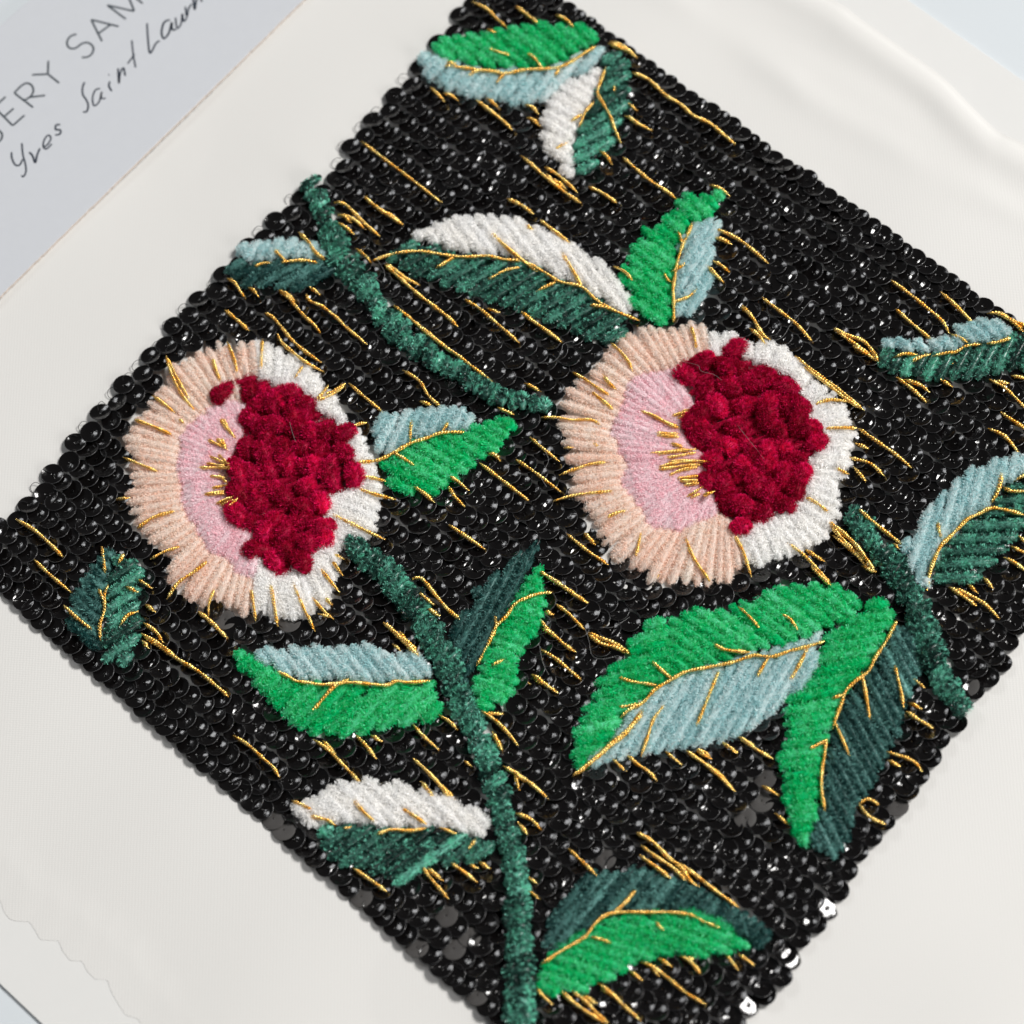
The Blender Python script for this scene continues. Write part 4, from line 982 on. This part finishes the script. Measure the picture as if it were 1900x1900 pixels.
for fl in FLOWERS:
    root = link('flower', None, sample)
    root['label'] = fl['label']
    c = np.array(fl['c'], float)
    a0 = math.atan2(fl['peach_from'][1] - c[1], fl['peach_from'][0] - c[0])
    a1 = math.atan2(fl['peach_to'][1] - c[1], fl['peach_to'][0] - c[0])
    # outer ring: peach on one side, white on the other
    per = 15.0
    ang = -math.pi
    while ang < math.pi - 0.02:
        ro = ray_hit(c, ang, fl['outer'])
        rc = ray_hit(c, ang, fl['core'], last=False)
        rp = ray_hit(c, ang, fl['pink'])
        is_peach = not (a0 <= ang <= a1)
        kind = 'peach' if is_peach else 'white'
        R, pitch, dens, fln, lean, fw, t0, tv = STYLE[kind]
        d = np.array([math.cos(ang), math.sin(ang)])
        in_r = rp if (is_peach and rp > rc) else rc
        in_r = max(in_r - 14, 30)
        if ro - 5 - in_r > 8:
            tl = rng.normal(0, 0.012)
            d2 = np.array([math.cos(ang + tl), math.sin(ang + tl)])
            P = stitch_line(c + d * in_r, c + d2 * (ro - 6 + rng.normal(0, 2.5)), 1, ZB + 0.5 * MM, (0.42 + rng.normal(0, 0.07)) * MM)
            g = strand_geo(P, R * MM * rng.uniform(0.9, 1.1), dens, 0, fln, lean, fw, np.clip(t0 + rng.normal(0, 0.1), 0, 1), tv, core=0.8)
            o = link('petal_stitch', pile_mesh('petal_stitch', [g], PILE[kind]), root)
            o['label'] = 'peach velvet petal stitch' if is_peach else 'white velvet petal stitch'
        if is_peach and rp > rc + 6:
            R, pitch, dens, fln, lean, fw, t0, tv = STYLE['pink']
            if int((ang + 4) * 1000) % 3 != 0 or True:
                P = stitch_line(c + d * max(rc - 16, 20), c + d * (rp - 5 + rng.normal(0, 3)), 1, ZB + 0.62 * MM, (0.42 + rng.normal(0, 0.08)) * MM)
                g = strand_geo(P, R * MM * rng.uniform(0.85, 1.0), dens, 0, fln, lean, fw, np.clip(t0 + rng.normal(0, 0.1), 0, 1), tv, core=0.8)
                o = link('petal_stitch', pile_mesh('petal_stitch', [g], PILE['pink']), root)
                o['label'] = 'pink velvet inner petal stitch'
        r_mid = 0.5 * (ro + in_r)
        ang += 18.5 * rng.uniform(0.9, 1.1) / max(0.35 * r_mid + 0.65 * ro, 120)
    # crimson centre: plump velvet tufts
    poly = fl['core']
    lo, hi = poly.min(0), poly.max(0)
    pts = []
    inner = shrink(poly, 12)
    for _ in range(6000):
        q = rng.uniform(lo, hi)
        if inside(q, inner)[0] and all((q[0] - p[0]) ** 2 + (q[1] - p[1]) ** 2 > 28.5 ** 2 for p in pts):
            pts.append(q)
    for q in pts:
        a = rng.uniform(0, math.pi)
        ln = rng.uniform(17, 27)
        d = np.array([math.cos(a), math.sin(a)]) * ln
        hgt = rng.uniform(0.6, 1.7)
        P = resample(stitch_line(q - d, q + d, 1, ZB + hgt * MM, rng.uniform(0.2, 0.5) * MM), 0.35 * MM)[0]
        bend = np.sin(np.pi * np.linspace(0, 1, len(P)))[:, None] * np.array([rng.normal(0, 0.8), rng.normal(0, 0.8), 0])[None] * MM
        g = strand_geo(P + bend, rng.uniform(1.75, 2.15) * MM, 330, 0, 1.06, 0.22, 0.07, np.clip(0.28 + rng.normal(0, 0.2), 0, 1), 0.36, core=0.8, blunt=2.2)
        link('velvet_tuft', pile_mesh('velvet_tuft', [g], PILE['crimson']), root)
    # a low bed of the same velvet under the tufts
    geos = []
    for a_, b_ in scan_fill(shrink(poly, 6), -20, 18):
        P = stitch_line(a_, b_, 1, ZB + 0.6 * MM, 0.3 * MM)
        geos.append(strand_geo(P, 1.1 * MM, 60, 0, 1.2, 0.4, 0.07, 0.1, 0.1))
    bed = link('velvet_bed', pile_mesh('velvet_bed', geos, PILE['crimson']), root)
    bed['kind'] = 'stuff'
    for v in fl['rays']:
        gold('gold_ray', v, root, 0.17)
    for v in fl['stamens']:
        gold('stamen', v, root, 0.17, lift=0.25)

for v in STITCHES:
    g = gold('gold_stitch', v, sample, 0.2)

# ------------------------------------------------------------------ sequins
def sequin_mesh(name, flat=False):
    segs = 18
    if flat:
        prof = [(0.13, 0.0), (0.2, 0.02), (1.93, 0.02), (2.0, 0.0), (2.0, -0.05)]
    else:
        prof = [(0.13, -0.10), (0.22, -0.03), (0.40, 0.01), (0.85, 0.05), (1.35, 0.17), (1.84, 0.35), (1.93, 0.385), (1.975, 0.40), (2.03, 0.36), (2.03, 0.32)]
    a = np.arange(segs) * 2 * math.pi / segs
    V = np.vstack([np.c_[r * np.cos(a), r * np.sin(a), np.full(segs, z)] for r, z in prof]) * MM
    n = len(prof)
    i = np.arange(n - 1)[:, None] * segs
    j = np.arange(segs)[None]
    j2 = (j + 1) % segs
    Q = np.stack([i + j, i + segs + j, i + segs + j2, i + j2], -1).reshape(-1, 4)
    return V, Q


def knot_mesh():
    """the small stitch through the hole"""
    s = np.linspace(0, 1, 5)
    P = np.c_[s * 1.1 - 0.15, 0.05 * np.sin(s * 5), 0.10 + 0.16 * np.sin(np.pi * s)] * MM
    return tube(P, 0.07 * MM, 4)


TRa, TRb = np.array([1038, 10.]), np.array([1839, 578.])
BLa, BLb = np.array([24, 1102.]), np.array([907, 1872.])
Z_SEQ = Z_CLOTH + 0.52 * MM
pa = unproj([TRa, TRb], Z_SEQ)[:, :2]
pb = unproj([BLa, BLb], Z_SEQ)[:, :2]
du = (pa[1] - pa[0]) / np.linalg.norm(pa[1] - pa[0]) + (pb[1] - pb[0]) / np.linalg.norm(pb[1] - pb[0])
du /= np.linalg.norm(du)
dv = np.array([du[1], -du[0]])
if dv @ (pb[0] - pa[0]) < 0:
    dv = -dv
# outline of sequin centres
panel = S('W', (1038,8),(1061,18),(1102,45),(1186,99),(1223,136),(1270,170),(1347,227),(1395,257),(1459,311),(1560,389),(1657,453),(1772,534),(1839,576),(1960,665),(2150,800),
          (1990,1010),(1905,1140),(1869,1188),(1862,1218),(1842,1252),(1812,1275),(1766,1352),(1736,1380),(1722,1414),(1696,1446),(1684,1470),(1657,1504),(1627,1547),(1597,1565),(1583,1592),(1560,1633),(1543,1676),(1513,1713),(1476,1747),(1462,1787),(1442,1831),(1398,1855),(1381,1878),(1300,1990),(1100,2060),
          (907,1873),(863,1841),(819,1801),(792,1787),(741,1734),(691,1673),(644,1639),(586,1589),(552,1558),(495,1501),(441,1444),(367,1383),(305,1326),(242,1282),(200,1245),(131,1198),(88,1161),(24,1104),(-14,1070),(-25,1000),
          (13,966),(50,944),(93,888),(140,822),(190,763),(243,704),(293,643),(345,576),(402,529),(440,480),(485,431),(517,407),(542,376),(600,345),(622,340),(630,305),(674,241),(731,184),(757,151),(800,100),(842,46),(875,-10),(900,-60),(960,-60))
panelw = unproj(panel, Z_SEQ)[:, :2]
B2 = np.stack([du, dv], 1)
pl = (panelw - pa[0]) @ B2           # panel in row coordinates
ROW, PITCH, DIA = 3.62 * MM, 2.68 * MM, 4.0 * MM
seqs = []
v_tr = ((pa[1] - pa[0]) @ dv)
umax, vmax = pl.max(0)
umin, vmin = pl.min(0)


def crossings(v0, slope):
    """where the (slightly sloped) row line enters and leaves the panel"""
    q = pl.copy()
    q[:, 1] -= slope * q[:, 0]
    xs = []
    for i in range(len(q)):
        a, b = q[i], q[(i + 1) % len(q)]
        if (a[1] > v0) != (b[1] > v0):
            xs.append(a[0] + (v0 - a[1]) * (b[0] - a[0]) / (b[1] - a[1]))
    xs.sort()
    return [(xs[k], xs[k + 1]) for k in range(0, len(xs) - 1, 2)]


slope_tr = ((pa[1] - pa[0]) @ dv) / ((pa[1] - pa[0]) @ du)
slope_bl = ((pb[1] - pb[0]) @ dv) / ((pb[1] - pb[0]) @ du)
v_bl = (pb[0] - pa[0]) @ dv - slope_bl * ((pb[0] - pa[0]) @ du)
n_rows = int(round(v_bl / ROW))
for r in range(0, n_rows + 1):
    f = r / n_rows
    sl = slope_tr * (1 - f) + slope_bl * f
    v0 = v_bl * f + (0.25 * MM if r <= 0 else (-0.25 * MM if r >= n_rows else 0))
    ins = 1.6 * MM if r == 0 else (-1.6 * MM if r == n_rows else 0)
    for x0, x1 in crossings(v0 + ins, sl):
        n = max(1, int(round((x1 - x0) / PITCH)))
        ph = rng.uniform(-0.1, 0.1)
        for k in range(n + 1):
            u = x0 + (x1 - x0) * k / n + (0.5 * PITCH if r % 2 and k < n else 0) + rng.normal(0, 0.11) * MM
            v = v0 + sl * u + rng.normal(0, 0.18) * MM
            seqs.append((pa[0] + du * u + dv * v, r, k, n))
pos = np.array([np.r_[s[0], Z_SEQ] for s in seqs])
px = proj(pos)
keep = (px[:, 0] > -70) & (px[:, 0] < 1970) & (px[:, 1] > -70) & (px[:, 1] < 1970)
for poly, z in CHEN:
    keep &= ~inside(px, shrink(poly, (15 if z == 2.1 else 9) if z < 3 else 0))
key_dir = np.array(KEY.normalized())
fill_dir = np.array(FILL.normalized())
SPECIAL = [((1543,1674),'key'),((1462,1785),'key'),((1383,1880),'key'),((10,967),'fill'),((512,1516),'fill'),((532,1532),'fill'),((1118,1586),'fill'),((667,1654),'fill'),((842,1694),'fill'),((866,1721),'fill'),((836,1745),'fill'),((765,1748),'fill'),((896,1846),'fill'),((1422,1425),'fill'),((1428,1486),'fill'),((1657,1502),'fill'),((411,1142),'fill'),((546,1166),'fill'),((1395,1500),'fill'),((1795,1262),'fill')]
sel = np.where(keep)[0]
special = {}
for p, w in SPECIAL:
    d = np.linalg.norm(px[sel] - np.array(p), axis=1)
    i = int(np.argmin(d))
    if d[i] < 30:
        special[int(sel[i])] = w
cup_V, cup_Q = sequin_mesh('sequin')
flat_V, flat_Q = sequin_mesh('sequin', True)
knV, knQ = knot_mesh()
cup_V, cup_Q = merge([(cup_V, cup_Q), (knV, knQ)])
EDGE = edge_mat()
rim = np.zeros(len(cup_Q), np.int32)
rim[18 * 7:18 * 9] = 1
cup_me = make_mesh('sequin', cup_V, cup_Q, SEQ, smooth=True)
cup_me.materials.append(EDGE)
cup_me.polygons.foreach_set('material_index', rim)
flat_me = make_mesh('sequin_flat', flat_V, flat_Q, SEQ, smooth=False)
dull_me = make_mesh('sequin_dull', flat_V, flat_Q, plain_mat('sequin_grey_reflection', (0.055, 0.052, 0.05, 1), 0.55, 0.3), smooth=False)  # grey reflection of some flat sequins put into the base colour
du3, dv3 = np.r_[du, 0], np.r_[dv, 0]
mats = {}
for i in sel:
    P = pos[i].copy()
    view = CP - P
    view /= np.linalg.norm(view)
    if special.get(int(i)) == 'key':
        L_ = np.array(KEY) - P
        L_ /= np.linalg.norm(L_)
        nz = view + L_
        nz /= np.linalg.norm(nz)
        P[2] += 0.02 * MM
    else:
        nz = np.array([0, 0, 1.0]) - du3 * (math.tan(math.radians(9.5)) + rng.normal(0, 0.09)) - dv3 * (math.tan(math.radians(4)) + rng.normal(0, 0.10))
        nz /= np.linalg.norm(nz)
    x = du3 - nz * (du3 @ nz)
    x /= np.linalg.norm(x)
    a = rng.normal(0, 0.5)
    y = np.cross(nz, x)
    x, y = x * math.cos(a) + y * math.sin(a), -x * math.sin(a) + y * math.cos(a)
    P[2] += rng.normal(0, 0.03) * MM
    sc_ = rng.uniform(0.97, 1.08)
    mats[int(i)] = (np.stack([x, y, nz], 1) * sc_, P)
inframe = [int(i) for i in sel if 15 < px[i, 0] < 1885 and 15 < px[i, 1] < 1885]
depth = {i: float((pos[i] - CP) @ FW) for i in inframe}
big = set(sorted(inframe, key=lambda i: depth[i] - (0.5 if i in special else 0))[:300])
for i in big:
    M, P = mats[i]
    o = link('sequin', {None: cup_me, 'key': flat_me, 'fill': dull_me}[special.get(i)], sample)
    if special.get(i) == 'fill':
        o['label'] = 'flat sequin with a grey reflection in its colour'
    m4 = np.eye(4)
    m4[:3, :3] = M
    m4[:3, 3] = P
    o.matrix_world = Matrix(m4.tolist())
rest, rest_rim = [], []
for i in mats:
    if i in big:
        continue
    M, P = mats[i]
    V, Q = (flat_V, flat_Q) if i in special else (cup_V, cup_Q)
    rest.append((V @ M.T + P[None], Q))
    rest_rim.append(rim if i not in special else np.zeros(len(Q), np.int32))
V, Q = merge(rest)
so_ = link('sequins', make_mesh('sequins', V, Q, SEQ, smooth=True), sample)
so_.data.materials.append(EDGE)
so_.data.polygons.foreach_set('material_index', np.concatenate(rest_rim))
so_['kind'] = 'stuff'
so_['label'] = 'overlapping rows of small black cup sequins'

# loose loops of black thread along the cloth-side border, and stray fibres
loops = []
edge_pts = [(757,151),(731,184),(701,212),(674,241),(644,276),(630,305),(542,376),(517,407),(485,431),(402,529),(345,576),(315,612),(293,643),(262,676),(243,704),(213,733),(190,763),(157,794),(140,822),(93,888),(70,910),(50,944)]
for p in edge_pts:
    p = np.array(p, float)
    o = np.array([-0.76, -0.2]) + rng.normal(0, 0.12, 2)
    o = o * 0.85
    q = np.array([p + o * 10 + (2, 10), p + o * 21 + (0, 8), p + o * 23 + (0, -2), p + o * 18 + (5, -10), p + o * 8 + (8, -10)])
    P = unproj(q, Z_CLOTH + np.array([0.1, 0.3, 0.7, 0.9, 0.8]) * MM)
    loops.append(tube(smooth_line(P, 0.3 * MM), 0.06 * MM, 5))
for k, lp in enumerate(loops):
    link('thread_loop', make_mesh('thread_loop', lp[0], lp[1], BLACK_THREAD, smooth=True), sample)
HAIRS = [S('P3',(0,680),(30,840),(70,930),(90,960)), S('P3',(410,560),(440,660),(470,790),(560,820),(700,790)), S('P3',(540,540),(650,540),(740,490),(800,450)), S('P5',(0,350),(120,340),(190,270),(220,180),(330,150)), S('Q3',(60,330),(190,290),(260,190),(330,110),(400,30),(450,50)), S('P2',(1280,770),(1370,770),(1430,870),(1490,980),(1460,1060),(1390,1000)), S('P6',(830,650),(860,760),(890,840)), S('F',(320,560),(400,660),(470,750)), S('P5',(1280,340),(1400,370),(1430,420),(1540,450),(1610,500)), S('E',(1220,700),(1240,760),(1200,840),(1230,900)), S('H',(520,180),(560,250),(540,330)), S('Q1',(880,150),(850,110),(910,60))]
FIB = plain_mat('stray_fibre', srgb(150, 150, 150), 0.5, 0.4)
for h in HAIRS:
    hh = np.maximum(velvet_height(h), 1.7) + 0.25
    P = unproj(h, Z_CLOTH + hh * MM)
    v, q = tube(smooth_line(P, 0.35 * MM), 0.022 * MM, 4)
    link('stray_fibre', make_mesh('stray_fibre', v, q, FIB, smooth=True), sample)
bpy.context.view_layer.update()
print('triangles', sum(len(o.data.loop_triangles) if False else len(o.data.polygons) for o in COL.objects if o.type == 'MESH'), 'objects', len(COL.objects), 'sequins', len(mats))
